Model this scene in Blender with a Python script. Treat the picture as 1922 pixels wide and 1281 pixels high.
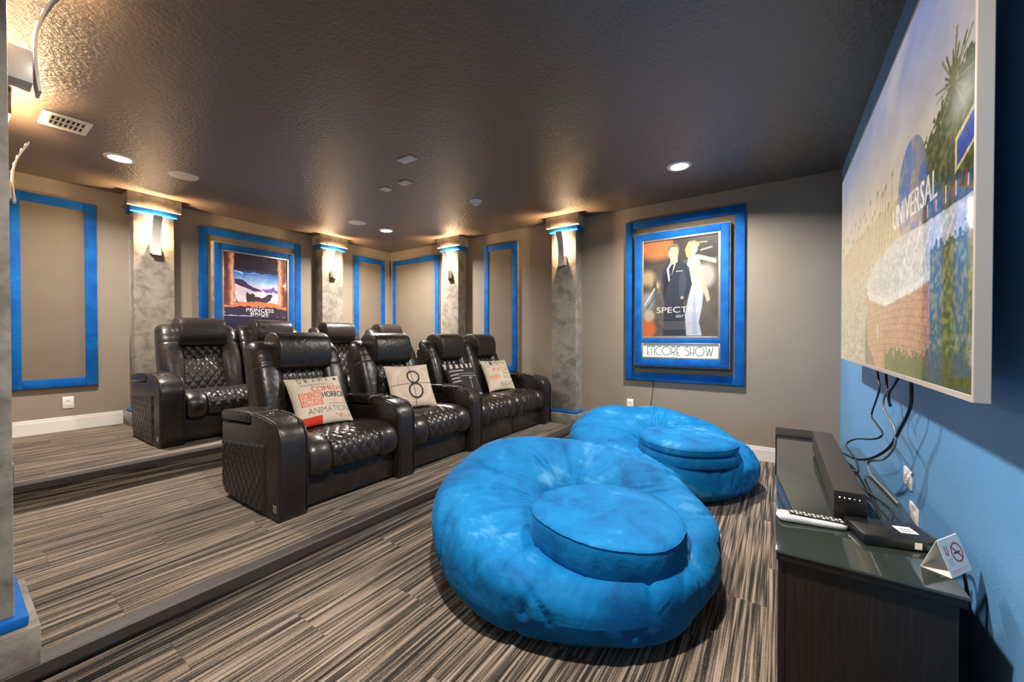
import bpy, bmesh, math, random
import numpy as np
from mathutils import Vector, Matrix
for o in list(bpy.data.objects): bpy.data.objects.remove(o)
SC = bpy.context.scene
COL = SC.collection
random.seed(7); RNG = np.random.default_rng(7)

# ------------------------------------------------------------------ camera
cam = bpy.data.cameras.new('camera'); cam_o = bpy.data.objects.new('camera', cam); COL.objects.link(cam_o)
cam_o.location = (0, 0, 1.228)
cam_o.rotation_euler = (math.radians(90 - 0.571), 0, math.radians(34.207 - 90))
cam.sensor_width = 36; cam.lens = 36 * 734.85 / 1922; cam.clip_start = 0.03; cam.clip_end = 60
SC.camera = cam_o
# ------------------------------------------------------------------ world, exposure
w = bpy.data.worlds.new('world'); SC.world = w; w.use_nodes = True
w.node_tree.nodes['Background'].inputs[0].default_value = (0.5, 0.5, 0.5, 1)
w.node_tree.nodes['Background'].inputs[1].default_value = 0.02
vs = SC.view_settings
vs.view_transform = 'Standard'; vs.look = 'None'; vs.gamma = 1; vs.use_curve_mapping = False; vs.exposure = 0.0
# lamp powers (used by the lamps' own builders)
DOWN_W = 80.0; SCONCE_W = 18.0; SCONCE_TOP_W = 32.0
DOWN_RGB = (1.0, 0.93, 0.86); SCONCE_RGB = (1.0, 0.68, 0.38)

# room: X along the rows (away from the camera), Y from the screen wall to the back
XL, XW, YB, YK, ZC = -0.045, 4.60, -0.468, 5.76, 2.74
P1, P2, N1, N2 = 0.15, 0.31, 2.02, 3.88

# ------------------------------------------------------------------ helpers
def lin(c):
    c = np.asarray(c, float) / 255.0
    return np.where(c <= 0.04045, c / 12.92, ((c + 0.055) / 1.055) ** 2.4)
def rgb(*c): return tuple(float(v) for v in lin(c)) + (1.0,)

def link(name, me, mat=None, parent=None, loc=None, rot=None):
    o = bpy.data.objects.new(name, me); COL.objects.link(o)
    if mat is not None and me is not None and not me.materials: me.materials.append(mat)
    if parent is not None: o.parent = parent
    if loc is not None: o.location = loc
    if rot is not None: o.rotation_euler = rot
    return o
def pydata(name, v, f, smooth=False):
    me = bpy.data.meshes.new(name); me.from_pydata([tuple(map(float, p)) for p in v], [], f); me.update()
    if smooth: me.polygons.foreach_set('use_smooth', [True] * len(me.polygons))
    return me
def bm_mesh(name, bm, smooth=False, angle=None):
    bmesh.ops.recalc_face_normals(bm, faces=bm.faces)
    me = bpy.data.meshes.new(name); bm.to_mesh(me); bm.free()
    if smooth:
        me.polygons.foreach_set('use_smooth', [True] * len(me.polygons))
        if angle is not None:
            try: me.set_sharp_from_angle(angle=math.radians(angle))
            except Exception: pass
    return me
def box_bm(x0, x1, y0, y1, z0, z1, bev=0.0, seg=2, bm=None):
    own = bm is None
    if own: bm = bmesh.new()
    r = bmesh.ops.create_cube(bm, size=1.0)
    for v in r['verts']:
        v.co = Vector(((x0 + x1) / 2 + v.co.x * (x1 - x0), (y0 + y1) / 2 + v.co.y * (y1 - y0), (z0 + z1) / 2 + v.co.z * (z1 - z0)))
    if bev > 0:
        es = set()
        for v in r['verts']:
            for e in v.link_edges: es.add(e)
        bmesh.ops.bevel(bm, geom=list(es), offset=bev, segments=seg, profile=0.5, affect='EDGES')
    return bm
def box(name, x0, x1, y0, y1, z0, z1, mat, parent=None, bev=0.0, seg=2):
    return link(name, bm_mesh(name, box_bm(x0, x1, y0, y1, z0, z1, bev, seg), bev > 0, 40), mat, parent)
def thing(name, label, cat, loc=(0, 0, 0), rz=0.0, group=None, kind=None):
    o = bpy.data.objects.new(name, None); COL.objects.link(o); o.location = loc; o.rotation_euler = (0, 0, rz)
    o.empty_display_size = 0.1
    tag(o, label, cat, group, kind); return o
def tag(o, label=None, cat=None, group=None, kind=None):
    if label: o['label'] = label
    if cat: o['category'] = cat
    if group: o['group'] = group
    if kind: o['kind'] = kind
    return o
def grid_mesh(name, P, smooth=True, closed_u=False, caps=False):
    """P[i,j,3]; rows i, columns j.  closed_u joins last row to first."""
    n, m = P.shape[:2]
    idx = np.arange(n * m).reshape(n, m)
    if closed_u: idx = np.vstack([idx, idx[:1]])
    a, b, c, d = idx[:-1, :-1], idx[1:, :-1], idx[1:, 1:], idx[:-1, 1:]
    F = np.stack([a, b, c, d], -1).reshape(-1, 4)
    me = bpy.data.meshes.new(name)
    faces = F.tolist()
    if caps:
        faces.append(idx[:n, 0].tolist()); faces.append(idx[:n, -1].tolist()[::-1])
    me.from_pydata(P.reshape(-1, 3).tolist(), [], faces); me.update()
    bm = bmesh.new(); bm.from_mesh(me); bmesh.ops.recalc_face_normals(bm, faces=bm.faces); bm.to_mesh(me); bm.free()
    if smooth: me.polygons.foreach_set('use_smooth', [True] * len(me.polygons))
    return me
def catmull(pts, n=8, closed=False):
    p = np.asarray(pts, float); out = []
    k = len(p)
    rngi = range(k if closed else k - 1)
    for i in rngi:
        if closed: p0, p1, p2, p3 = p[(i - 1) % k], p[i], p[(i + 1) % k], p[(i + 2) % k]
        else: p0, p1, p2, p3 = p[max(i - 1, 0)], p[i], p[i + 1], p[min(i + 2, k - 1)]
        for t in np.linspace(0, 1, n, endpoint=False):
            out.append(0.5 * ((2 * p1) + (-p0 + p2) * t + (2 * p0 - 5 * p1 + 4 * p2 - p3) * t * t + (-p0 + 3 * p1 - 3 * p2 + p3) * t ** 3))
    if not closed: out.append(p[-1])
    return np.array(out)
def resample(p, n, closed=False):
    q = np.vstack([p, p[:1]]) if closed else p
    d = np.r_[0, np.cumsum(np.linalg.norm(np.diff(q, axis=0), axis=1))]
    t = np.linspace(0, d[-1], n, endpoint=not closed)
    return np.stack([np.interp(t, d, q[:, k]) for k in range(q.shape[1])], 1)
def tube_mesh(name, pts, r, n=8, smooth_pts=6):
    p = catmull(pts, smooth_pts) if smooth_pts else np.asarray(pts, float)
    T = np.gradient(p, axis=0); T /= np.linalg.norm(T, axis=1)[:, None] + 1e-12
    up = np.array([0.31, 0.17, 0.94]); N = np.cross(T, up); N /= np.linalg.norm(N, axis=1)[:, None] + 1e-9
    B = np.cross(T, N)
    a = np.linspace(0, 2 * np.pi, n, endpoint=False)
    P = p[None] + r * (np.cos(a)[:, None, None] * N[None] + np.sin(a)[:, None, None] * B[None])
    return grid_mesh(name, P, True, True, True)
def lathe_mesh(name, prof, n=32, smooth=True, angle=35):
    prof = np.asarray(prof, float); a = np.linspace(0, 2 * np.pi, n, endpoint=False)
    P = np.zeros((n, len(prof), 3))
    P[..., 0] = np.cos(a)[:, None] * prof[None, :, 0]; P[..., 1] = np.sin(a)[:, None] * prof[None, :, 0]; P[..., 2] = prof[None, :, 1]
    me = grid_mesh(name, P, smooth, True)
    bm = bmesh.new(); bm.from_mesh(me); bmesh.ops.remove_doubles(bm, verts=bm.verts, dist=1e-5); bmesh.ops.recalc_face_normals(bm, faces=bm.faces); bm.to_mesh(me); bm.free()
    if smooth:
        me.polygons.foreach_set('use_smooth', [True] * len(me.polygons))
        try: me.set_sharp_from_angle(angle=math.radians(angle))
        except Exception: pass
    return me
def prism_mesh(name, poly, x0, x1, bev=0.0, seg=3):
    """polygon in (y,z) extruded along x"""
    bm = bmesh.new()
    a = [bm.verts.new((x0, p[0], p[1])) for p in poly]; b = [bm.verts.new((x1, p[0], p[1])) for p in poly]
    f0 = bm.faces.new(a); f1 = bm.faces.new(b[::-1]); k = len(poly)
    for i in range(k): bm.faces.new((a[i], b[i], b[(i + 1) % k], a[(i + 1) % k]))
    bmesh.ops.recalc_face_normals(bm, faces=bm.faces)
    if bev > 0:
        es = list(f0.edges) + list(f1.edges)
        bmesh.ops.bevel(bm, geom=es, offset=bev, segments=seg, profile=0.5, affect='EDGES')
    return bm_mesh(name, bm, True, 40)

# ------------------------------------------------------------------ materials
def mat_new(name):
    m = bpy.data.materials.new(name); m.use_nodes = True
    nt = m.node_tree; b = nt.nodes['Principled BSDF']; return m, nt, b
def setp(b, **k):
    names = dict(color='Base Color', rough='Roughness', metal='Metallic', spec='Specular IOR Level', coat='Coat Weight', coatr='Coat Roughness', sheen='Sheen Weight', sheenr='Sheen Roughness', trans='Transmission Weight', ior='IOR', emis='Emission Color', emiss='Emission Strength', sheent='Sheen Tint')
    for q, v in k.items(): b.inputs[names[q]].default_value = v
def N(nt, t, **k):
    n = nt.nodes.new(t)
    for q, v in k.items():
        if q in n.inputs: n.inputs[q].default_value = v
        else: setattr(n, q, v)
    return n
def ramp(nt, stops):
    r = nt.nodes.new('ShaderNodeValToRGB'); e = r.color_ramp.elements
    while len(e) < len(stops): e.new(0.5)
    for i, (p, c) in enumerate(stops): e[i].position = p; e[i].color = c
    return r
def simple(name, color, rough=0.5, bump=0.0, bscale=200.0, noise=0.0, nscale=6.0, **k):
    m, nt, b = mat_new(name); setp(b, color=color, rough=rough, **k)
    L = nt.links.new; tc = N(nt, 'ShaderNodeTexCoord')
    if noise > 0:
        n = N(nt, 'ShaderNodeTexNoise', Scale=nscale, Detail=4.0); L(tc.outputs['Object'], n.inputs['Vector'])
        lo = tuple(c * (1 - noise) for c in color[:3]) + (1,); hi = tuple(min(1, c * (1 + noise)) for c in color[:3]) + (1,)
        r = ramp(nt, [(0.3, lo), (0.7, hi)]); L(n.outputs['Fac'], r.inputs['Fac']); L(r.outputs['Color'], b.inputs['Base Color'])
    if bump > 0:
        n2 = N(nt, 'ShaderNodeTexNoise', Scale=bscale, Detail=3.0); L(tc.outputs['Object'], n2.inputs['Vector'])
        bp = N(nt, 'ShaderNodeBump', Strength=bump, Distance=0.004); L(n2.outputs['Fac'], bp.inputs['Height']); L(bp.outputs['Normal'], b.inputs['Normal'])
    return m

M = {}
M['wall'] = simple('taupe_paint', rgb(146, 134, 119), 0.62, 0.25, 90, 0.04, 3)
M['panel'] = simple('taupe_fabric', rgb(117, 106, 92), 0.85, 0.35, 500, 0.05, 4)
M['bluewall'] = simple('blue_paint', rgb(96, 150, 198), 0.45, 0.3, 120, 0.03, 3)
M['white'] = simple('white_paint', rgb(232, 228, 222), 0.4, 0.05, 100)
M['plate'] = simple('white_plastic', rgb(235, 232, 226), 0.35, 0.02, 100)
M['slot'] = simple('dark_slot', rgb(50, 48, 46), 0.6, 0.02)
M['black'] = simple('black_plastic', rgb(24, 23, 22), 0.38, 0.05, 600, 0.1, 20)
M['cable'] = simple('cable_rubber', rgb(22, 22, 24), 0.4, 0.03, 300)
M['cablegrey'] = simple('cable_grey_rubber', rgb(110, 112, 116), 0.4, 0.03, 300)
M['mesh'] = simple('speaker_cloth', rgb(44, 38, 33), 0.75, 0.6, 900, 0.1, 60)
M['silver'] = simple('brushed_silver', rgb(190, 184, 176), 0.32, 0.05, 300, 0.05, 20, metal=0.75)
M['tvframe'] = simple('tv_silver_trim', rgb(188, 177, 165), 0.4, 0.03, 200, 0.02, 10, metal=0.1)
M['chrome'] = simple('chrome', rgb(205, 200, 195), 0.16, 0.02, 200, metal=1.0)
M['sconce'] = simple('satin_nickel', rgb(226, 219, 210), 0.35, 0.03, 200, 0.04, 12, metal=0.08)
M['nosing'] = simple('rubber_nosing', rgb(62, 54, 49), 0.5, 0.3, 250, 0.08, 12)
M['wood'] = None

def ceiling_mat():
    m, nt, b = mat_new('ceiling_semi_gloss'); L = nt.links.new
    setp(b, color=rgb(88, 74, 61), rough=0.36, spec=1.0, coat=0.7, coatr=0.34)
    tc = N(nt, 'ShaderNodeTexCoord')
    n = N(nt, 'ShaderNodeTexNoise', Scale=34.0, Detail=5.0, Roughness=0.62); L(tc.outputs['Object'], n.inputs['Vector'])
    n2 = N(nt, 'ShaderNodeTexNoise', Scale=60.0, Detail=2.0); L(tc.outputs['Object'], n2.inputs['Vector'])
    ad = N(nt, 'ShaderNodeMath', operation='MULTIPLY_ADD'); L(n2.outputs['Fac'], ad.inputs[0]); ad.inputs[1].default_value = 0.45; L(n.outputs['Fac'], ad.inputs[2])
    bp = N(nt, 'ShaderNodeBump', Strength=0.7, Distance=0.009); L(ad.outputs[0], bp.inputs['Height']); L(bp.outputs['Normal'], b.inputs['Normal']); L(bp.outputs['Normal'], b.inputs['Coat Normal'])
    return m
M['ceiling'] = ceiling_mat()

def carpet_mat():
    m, nt, b = mat_new('striped_carpet'); L = nt.links.new
    setp(b, rough=0.95, spec=0.15, sheen=0.15)
    tc = N(nt, 'ShaderNodeTexCoord'); oi = N(nt, 'ShaderNodeObjectInfo')
    sx = N(nt, 'ShaderNodeSeparateXYZ'); L(tc.outputs['Object'], sx.inputs[0])
    yz = N(nt, 'ShaderNodeMath', operation='ADD'); L(sx.outputs['Y'], yz.inputs[0]); L(sx.outputs['Z'], yz.inputs[1])
    def coords(kx, ky, ro):
        a = N(nt, 'ShaderNodeMath', operation='MULTIPLY'); L(sx.outputs['X'], a.inputs[0]); a.inputs[1].default_value = kx
        c = N(nt, 'ShaderNodeMath', operation='MULTIPLY'); L(yz.outputs[0], c.inputs[0]); c.inputs[1].default_value = ky
        r = N(nt, 'ShaderNodeMath', operation='MULTIPLY'); L(oi.outputs['Random'], r.inputs[0]); r.inputs[1].default_value = ro
        k = N(nt, 'ShaderNodeCombineXYZ'); L(a.outputs[0], k.inputs[0]); L(c.outputs[0], k.inputs[1]); L(r.outputs[0], k.inputs[2]); return k
    n1 = N(nt, 'ShaderNodeTexNoise', Scale=1.0, Detail=1.0); L(coords(2.6, 165.0, 37.0).outputs[0], n1.inputs['Vector'])
    n2 = N(nt, 'ShaderNodeTexNoise', Scale=1.0, Detail=0.0); L(coords(1.4, 62.0, 91.0).outputs[0], n2.inputs['Vector'])
    n3 = N(nt, 'ShaderNodeTexNoise', Scale=1.0, Detail=2.0); L(coords(240.0, 240.0, 11.0).outputs[0], n3.inputs['Vector'])
    s = N(nt, 'ShaderNodeMath', operation='MULTIPLY_ADD'); L(n2.outputs['Fac'], s.inputs[0]); s.inputs[1].default_value = 0.65; L(n1.outputs['Fac'], s.inputs[2])
    s2 = N(nt, 'ShaderNodeMath', operation='MULTIPLY_ADD'); L(n3.outputs['Fac'], s2.inputs[0]); s2.inputs[1].default_value = 0.36; L(s.outputs[0], s2.inputs[2])
    r = ramp(nt, [(0.0, rgb(28, 24, 21)), (0.36, rgb(46, 40, 35)), (0.47, rgb(86, 76, 66)), (0.58, rgb(118, 104, 91)), (0.8, rgb(158, 141, 124))])
    mp = N(nt, 'ShaderNodeMapRange'); mp.inputs['From Min'].default_value = 0.55; mp.inputs['From Max'].default_value = 1.45; L(s2.outputs[0], mp.inputs['Value'])
    L(mp.outputs[0], r.inputs['Fac']); L(r.outputs['Color'], b.inputs['Base Color'])
    bp = N(nt, 'ShaderNodeBump', Strength=0.6, Distance=0.004); L(s2.outputs[0], bp.inputs['Height']); L(bp.outputs['Normal'], b.inputs['Normal'])
    return m
M['carpet'] = carpet_mat()

def suede_mat(name, dark, light, scale, sheen, rough=0.8, nap=0.5):
    m, nt, b = mat_new(name); L = nt.links.new; setp(b, rough=rough, sheen=sheen, sheenr=0.4, spec=0.2)
    tc = N(nt, 'ShaderNodeTexCoord'); oi = N(nt, 'ShaderNodeObjectInfo')
    of = N(nt, 'ShaderNodeVectorMath', operation='ADD'); L(tc.outputs['Object'], of.inputs[0]); L(oi.outputs['Random'], of.inputs[1])
    n = N(nt, 'ShaderNodeTexNoise', Scale=scale, Detail=5.0, Roughness=0.6, Distortion=0.6); L(of.outputs[0], n.inputs['Vector'])
    r = ramp(nt, [(0.36, dark), (0.56, tuple(d + (l - d) * nap for d, l in zip(dark, light))), (0.72, light)]); L(n.outputs['Fac'], r.inputs['Fac']); L(r.outputs['Color'], b.inputs['Base Color'])
    n2 = N(nt, 'ShaderNodeTexNoise', Scale=scale * 4, Detail=3.0); L(of.outputs[0], n2.inputs['Vector'])
    bp = N(nt, 'ShaderNodeBump', Strength=0.15, Distance=0.01); L(n2.outputs['Fac'], bp.inputs['Height']); L(bp.outputs['Normal'], b.inputs['Normal'])
    return m
M['grey'] = suede_mat('grey_suede', rgb(112, 104, 94), rgb(150, 142, 131), 9.0, 0.2, 0.75, 0.75)
M['blue'] = suede_mat('blue_velvet', rgb(0, 80, 158), rgb(10, 108, 186), 6.0, 0.1, 0.7, 0.5)

def pouf_mat():
    m, nt, b = mat_new('blue_microsuede'); L = nt.links.new; setp(b, rough=0.75, sheen=0.12, sheenr=0.35, spec=0.18, sheent=rgb(120, 190, 250))
    tc = N(nt, 'ShaderNodeTexCoord'); oi = N(nt, 'ShaderNodeObjectInfo')
    of = N(nt, 'ShaderNodeVectorMath', operation='ADD'); L(tc.outputs['Object'], of.inputs[0]); L(oi.outputs['Location'], of.inputs[1])
    n = N(nt, 'ShaderNodeTexNoise', Scale=3.4, Detail=7.0, Roughness=0.66, Distortion=0.35); L(of.outputs[0], n.inputs['Vector'])
    r = ramp(nt, [(0.34, rgb(0, 80, 136)), (0.48, rgb(0, 104, 162)), (0.58, rgb(6, 114, 172)), (0.70, rgb(78, 146, 192))]); L(n.outputs['Fac'], r.inputs['Fac']); L(r.outputs['Color'], b.inputs['Base Color'])
    n2 = N(nt, 'ShaderNodeTexNoise', Scale=11.0, Detail=4.0, Distortion=1.2); L(of.outputs[0], n2.inputs['Vector'])
    bp = N(nt, 'ShaderNodeBump', Strength=0.3, Distance=0.02); L(n2.outputs['Fac'], bp.inputs['Height']); L(bp.outputs['Normal'], b.inputs['Normal'])
    return m
M['pouf'] = pouf_mat()

def leather_mat():
    m, nt, b = mat_new('dark_leather'); L = nt.links.new; setp(b, color=rgb(34, 29, 26), rough=0.34, spec=0.6, coat=0.15, coatr=0.3)
    tc = N(nt, 'ShaderNodeTexCoord')
    n = N(nt, 'ShaderNodeTexNoise', Scale=260.0, Detail=2.0); L(tc.outputs['Object'], n.inputs['Vector'])
    n2 = N(nt, 'ShaderNodeTexNoise', Scale=9.0, Detail=3.0, Distortion=1.5); L(tc.outputs['Object'], n2.inputs['Vector'])
    b1 = N(nt, 'ShaderNodeBump', Strength=0.12, Distance=0.002); L(n.outputs['Fac'], b1.inputs['Height'])
    b2 = N(nt, 'ShaderNodeBump', Strength=0.28, Distance=0.02); L(n2.outputs['Fac'], b2.inputs['Height']); L(b1.outputs['Normal'], b2.inputs['Normal']); L(b2.outputs['Normal'], b.inputs['Normal'])
    r = ramp(nt, [(0.3, rgb(28, 23, 21)), (0.7, rgb(42, 35, 31))]); L(n2.outputs['Fac'], r.inputs['Fac']); L(r.outputs['Color'], b.inputs['Base Color'])
    return m
M['leather'] = leather_mat()

def wood_mat():
    m, nt, b = mat_new('espresso_wood'); L = nt.links.new; setp(b, rough=0.45, spec=0.4)
    tc = N(nt, 'ShaderNodeTexCoord'); mp = N(nt, 'ShaderNodeMapping'); mp.inputs['Scale'].default_value = (40, 40, 2.5); L(tc.outputs['Object'], mp.inputs['Vector'])
    n = N(nt, 'ShaderNodeTexNoise', Scale=3.0, Detail=4.0); L(mp.outputs[0], n.inputs['Vector'])
    r = ramp(nt, [(0.3, rgb(23, 17, 13)), (0.7, rgb(37, 29, 22))]); L(n.outputs['Fac'], r.inputs['Fac']); L(r.outputs['Color'], b.inputs['Base Color'])
    return m
M['wood'] = wood_mat()

def glass_mat():
    m, nt, b = mat_new('green_tinted_glass'); setp(b, color=rgb(150, 164, 152), rough=0.04, trans=0.93, ior=1.75); return m
M['glass'] = glass_mat()
def emit_mat(name, color, strength):
    m, nt, b = mat_new(name); setp(b, color=color, rough=0.5, emis=color, emiss=strength); return m
M['downlens'] = emit_mat('lit_lens', (1, 0.96, 0.9, 1), 14.0)
M['led'] = emit_mat('warm_led', (1, 0.72, 0.4, 1), 18.0)
M['ledtiny'] = emit_mat('white_led', (1, 0.97, 0.92, 1), 1.2)
M['signlit'] = emit_mat('backlit_sign', rgb(214, 224, 208), 0.22)
M['ink'] = simple('dark_ink', rgb(36, 44, 44), 0.6, 0.02)
def attr_mat(name, rough=0.8, emit=0.0, coat=0.0, spec=0.3, bump=0.0, bscale=600, base=1.0):
    m, nt, b = mat_new(name); L = nt.links.new; a = N(nt, 'ShaderNodeAttribute', attribute_name='Col')
    setp(b, rough=rough, spec=spec, coat=coat, coatr=0.03)
    if base > 0: L(a.outputs['Color'], b.inputs['Base Color'])
    else: setp(b, color=(0.01, 0.01, 0.01, 1))
    if emit > 0: L(a.outputs['Color'], b.inputs['Emission Color']); setp(b, emiss=emit)
    if bump > 0:
        tc = N(nt, 'ShaderNodeTexCoord'); n = N(nt, 'ShaderNodeTexNoise', Scale=bscale); L(tc.outputs['Object'], n.inputs['Vector'])
        bp = N(nt, 'ShaderNodeBump', Strength=bump, Distance=0.002); L(n.outputs['Fac'], bp.inputs['Height']); L(bp.outputs['Normal'], b.inputs['Normal'])
    return m
M['screen'] = attr_mat('lit_screen', 0.04, 0.82, 0.0, 0.6, base=0)
M['poster'] = attr_mat('poster_print', 0.3, 0.03, 0.8)
M['linen'] = attr_mat('printed_linen', 0.9, bump=0.5)
M['card'] = attr_mat('printed_card', 0.6)

# ------------------------------------------------------------------ flat prints: a small canvas written as vertex colours
_tc = {}
def text_tris(s):
    if s in _tc: return _tc[s]
    cu = bpy.data.curves.new('t', 'FONT'); cu.body = s; cu.resolution_u = 3
    o = bpy.data.objects.new('t', cu); COL.objects.link(o)
    me = bpy.data.meshes.new_from_object(o.evaluated_get(bpy.context.evaluated_depsgraph_get()))
    me.calc_loop_triangles()
    v = np.array([x.co[:2] for x in me.vertices]); t = np.array([x.vertices[:] for x in me.loop_triangles])
    bpy.data.objects.remove(o); bpy.data.curves.remove(cu); bpy.data.meshes.remove(me)
    v = v - v.min(0); v /= v.max(0)
    _tc[s] = (v, t); return _tc[s]
class Canvas:
    def __init__(s, w, h, aspect, bg):
        s.w, s.h, s.asp = w, h, aspect
        s.X, s.Y = np.meshgrid((np.arange(w)) / (w - 1), (np.arange(h)) / (h - 1))
        s.BX, s.BY = s.X, s.Y
        s.a = np.zeros((h, w, 3)); s.a[:] = bg
    def put(s, mask, c, al=1.0):
        m = (mask * al)[..., None]; s.a = s.a * (1 - m) + np.asarray(c, float) * m
    def poly(s, p, c, al=1.0): s.put(s.inpoly(p).astype(float), c, al)
    def inpoly(s, p):
        p = np.asarray(p, float); m = np.zeros((s.h, s.w), bool); k = len(p)
        for i in range(k):
            x0, y0 = p[i]; x1, y1 = p[(i + 1) % k]
            if y0 == y1: continue
            c = ((s.Y >= min(y0, y1)) & (s.Y < max(y0, y1))); xi = x0 + (s.Y - y0) / (y1 - y0) * (x1 - x0)
            m ^= c & (s.X < xi)
        return m
    def rect(s, x0, y0, x1, y1, c, al=1.0): s.put(((s.X >= x0) & (s.X <= x1) & (s.Y >= y0) & (s.Y <= y1)).astype(float), c, al)
    def ell(s, cx, cy, rx, ry, c, al=1.0, soft=0.0, inner=None):
        d = np.sqrt(((s.X - cx) / rx) ** 2 + ((s.Y - cy) / ry) ** 2)
        m = np.clip((1 - d) / soft + 0.5, 0, 1) if soft else (d <= 1).astype(float)
        if inner: m = m * (d >= inner)
        s.put(m, c, al)
    def line(s, x0, y0, x1, y1, wd, c, al=1.0):
        ax, ay = (x1 - x0), (y1 - y0) / s.asp; px, py = s.X - x0, (s.Y - y0) / s.asp
        t = np.clip((px * ax + py * ay) / (ax * ax + ay * ay + 1e-12), 0, 1)
        s.put((np.hypot(px - t * ax, py - t * ay) <= wd).astype(float), c, al)
    def text(s, st, x0, y0, x1, y1, c, al=1.0, slope=0.0):
        v, t = text_tris(st); v = v * [x1 - x0, y1 - y0] + [x0, y0]; v = v.copy(); v[:, 1] += (v[:, 0] - x0) * slope
        m = np.zeros((s.h, s.w), bool)
        for tri in t:
            p = v[tri]
            i0, i1 = int(max(0, math.floor(p[:, 0].min() * (s.w - 1)))), int(min(s.w, math.ceil(p[:, 0].max() * (s.w - 1)) + 1))
            j0, j1 = int(max(0, math.floor(p[:, 1].min() * (s.h - 1)))), int(min(s.h, math.ceil(p[:, 1].max() * (s.h - 1)) + 1))
            if i1 <= i0 or j1 <= j0: continue
            X, Y = s.BX[j0:j1, i0:i1], s.BY[j0:j1, i0:i1]
            def e(a, b): return (b[0] - a[0]) * (Y - a[1]) - (b[1] - a[1]) * (X - a[0])
            e0, e1, e2 = e(p[0], p[1]), e(p[1], p[2]), e(p[2], p[0])
            m[j0:j1, i0:i1] |= ((e0 >= 0) & (e1 >= 0) & (e2 >= 0)) | ((e0 <= 0) & (e1 <= 0) & (e2 <= 0))
        s.put(m.astype(float), c, al)
    def noise(s, nx, ny, seed=0, oct=3):
        r = np.random.default_rng(seed); out = np.zeros((s.h, s.w)); amp = 1; tot = 0
        for k in range(oct):
            gx, gy = int(nx * 2 ** k) + 2, int(ny * 2 ** k) + 2; g = r.random((gy + 1, gx + 1))
            fx, fy = s.BX * (gx - 1), s.BY * (gy - 1); i, j = fx.astype(int), fy.astype(int); u, v = fx - i, fy - j
            u, v = u * u * (3 - 2 * u), v * v * (3 - 2 * v)
            out += amp * ((g[j, i] * (1 - u) + g[j, i + 1] * u) * (1 - v) + (g[j + 1, i] * (1 - u) + g[j + 1, i + 1] * u) * v); tot += amp; amp *= 0.5
        return out / tot
    def mesh(s, name, P):
        me = grid_mesh(name, P, True)
        at = me.color_attributes.new('Col', 'FLOAT_COLOR', 'POINT')
        c = np.ones((s.h * s.w, 4), np.float32); c[:, :3] = lin(np.clip(s.a, 0, 255)).reshape(-1, 3)
        at.data.foreach_set('color', c.ravel()); return me
def plane_pts(cv, o, ux, uy):
    o, ux, uy = map(np.asarray, (o, ux, uy))
    return o[None, None] + cv.X[..., None] * ux + cv.Y[..., None] * uy

# ------------------------------------------------------------------ structure: floor, platforms, walls, ceiling
def struct(name, me, mat, parent=None):
    o = link(name, me, mat, parent)
    if parent is None: o['kind'] = 'structure'
    return o
fl = struct('floor', bm_mesh('floor', box_bm(-0.95, XW + 0.05, YB - 0.05, YK + 0.05, -0.12, -0.008)), M['nosing'])
tag(fl, 'dark striped carpet floor in front of the seating tiers', 'floor')
TL, TW = 1.0, 0.25
def carpet_area(parent, x0, x1, y0, y1, z, k0):
    cache = {}; j = 0; y = y0
    while y < y1 - 1e-4:
        ye = min(y + TW, y1); off = (j * 0.37 + k0) % 1.0 * TL; x = x0 - off
        while x < x1 - 1e-4:
            a, b = max(x, x0), min(x + TL, x1)
            if b - a > 0.02:
                key = (round(b - a, 4), round(ye - y, 4))
                if key not in cache: cache[key] = bm_mesh('carpet_tile', box_bm(0, key[0] - 0.0008, 0, key[1] - 0.0008, -0.008, 0))
                link('carpet_tile', cache[key], M['carpet'], parent, (a, y, z))
            x += TL
        y = ye; j += 1
carpet_area(fl, -0.95, XW, YB, N1, 0.0, 0.2)
def platform(name, label, y0, y1, z0, z1):
    p = struct(name, bm_mesh(name, box_bm(XL, XW, y0 + 0.012, y1, z0 - 0.01, z1 - 0.008)), M['nosing']); tag(p, label, 'platform')
    carpet_area(p, XL, XW, y0 + 0.055, y1, z1, 0.55)
    link('riser', bm_mesh('riser', box_bm(XL, XW, y0 + 0.004, y0 + 0.012, z0, z1 - 0.04)), M['carpet'], p)
    prof = [(y0 - 0.008, z1 - 0.046), (y0 - 0.012, z1 - 0.004), (y0 - 0.006, z1 + 0.003), (y0 + 0.012, z1 + 0.004), (y0 + 0.054, z1 + 0.003), (y0 + 0.056, z1 - 0.02), (y0 + 0.004, z1 - 0.03), (y0 + 0.004, z1 - 0.046)]
    link('nosing', prism_mesh('nosing', prof, XL, XW), M['nosing'], p)
platform('step_platform', 'lower carpeted platform carrying the front row of recliners', N1, N2, 0, P1)
platform('step_platform', 'upper carpeted platform carrying the back row of recliners', N2, YK, P1, P2)
def wall(name, x0, x1, y0, y1, z0, z1, mat, label):
    o = struct(name, bm_mesh(name, box_bm(x0, x1, y0, y1, z0, z1)), mat); tag(o, label, 'wall'); return o
wall('wall_back', XL - 0.1, XW + 0.1, YK, YK + 0.1, -0.1, ZC, M['wall'], 'taupe back wall behind the rear row of recliners')
wall('wall_right', XW, XW + 0.1, YB - 0.1, YK, -0.1, ZC, M['wall'], 'taupe far side wall with the lit poster box')
wall('wall_front', -0.95, XW, YB - 0.1, YB, -0.1, ZC, M['bluewall'], 'blue painted wall behind the large screen')
bm = box_bm(XL - 0.1, XL, N1 - 0.02, YK, -0.1, ZC); box_bm(-1.0, XL - 0.1, N1 - 0.02, N1 + 0.08, -0.1, ZC, bm=bm); box_bm(-1.05, -0.95, YB - 0.1, N1 + 0.08, -0.1, ZC, bm=bm)
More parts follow.
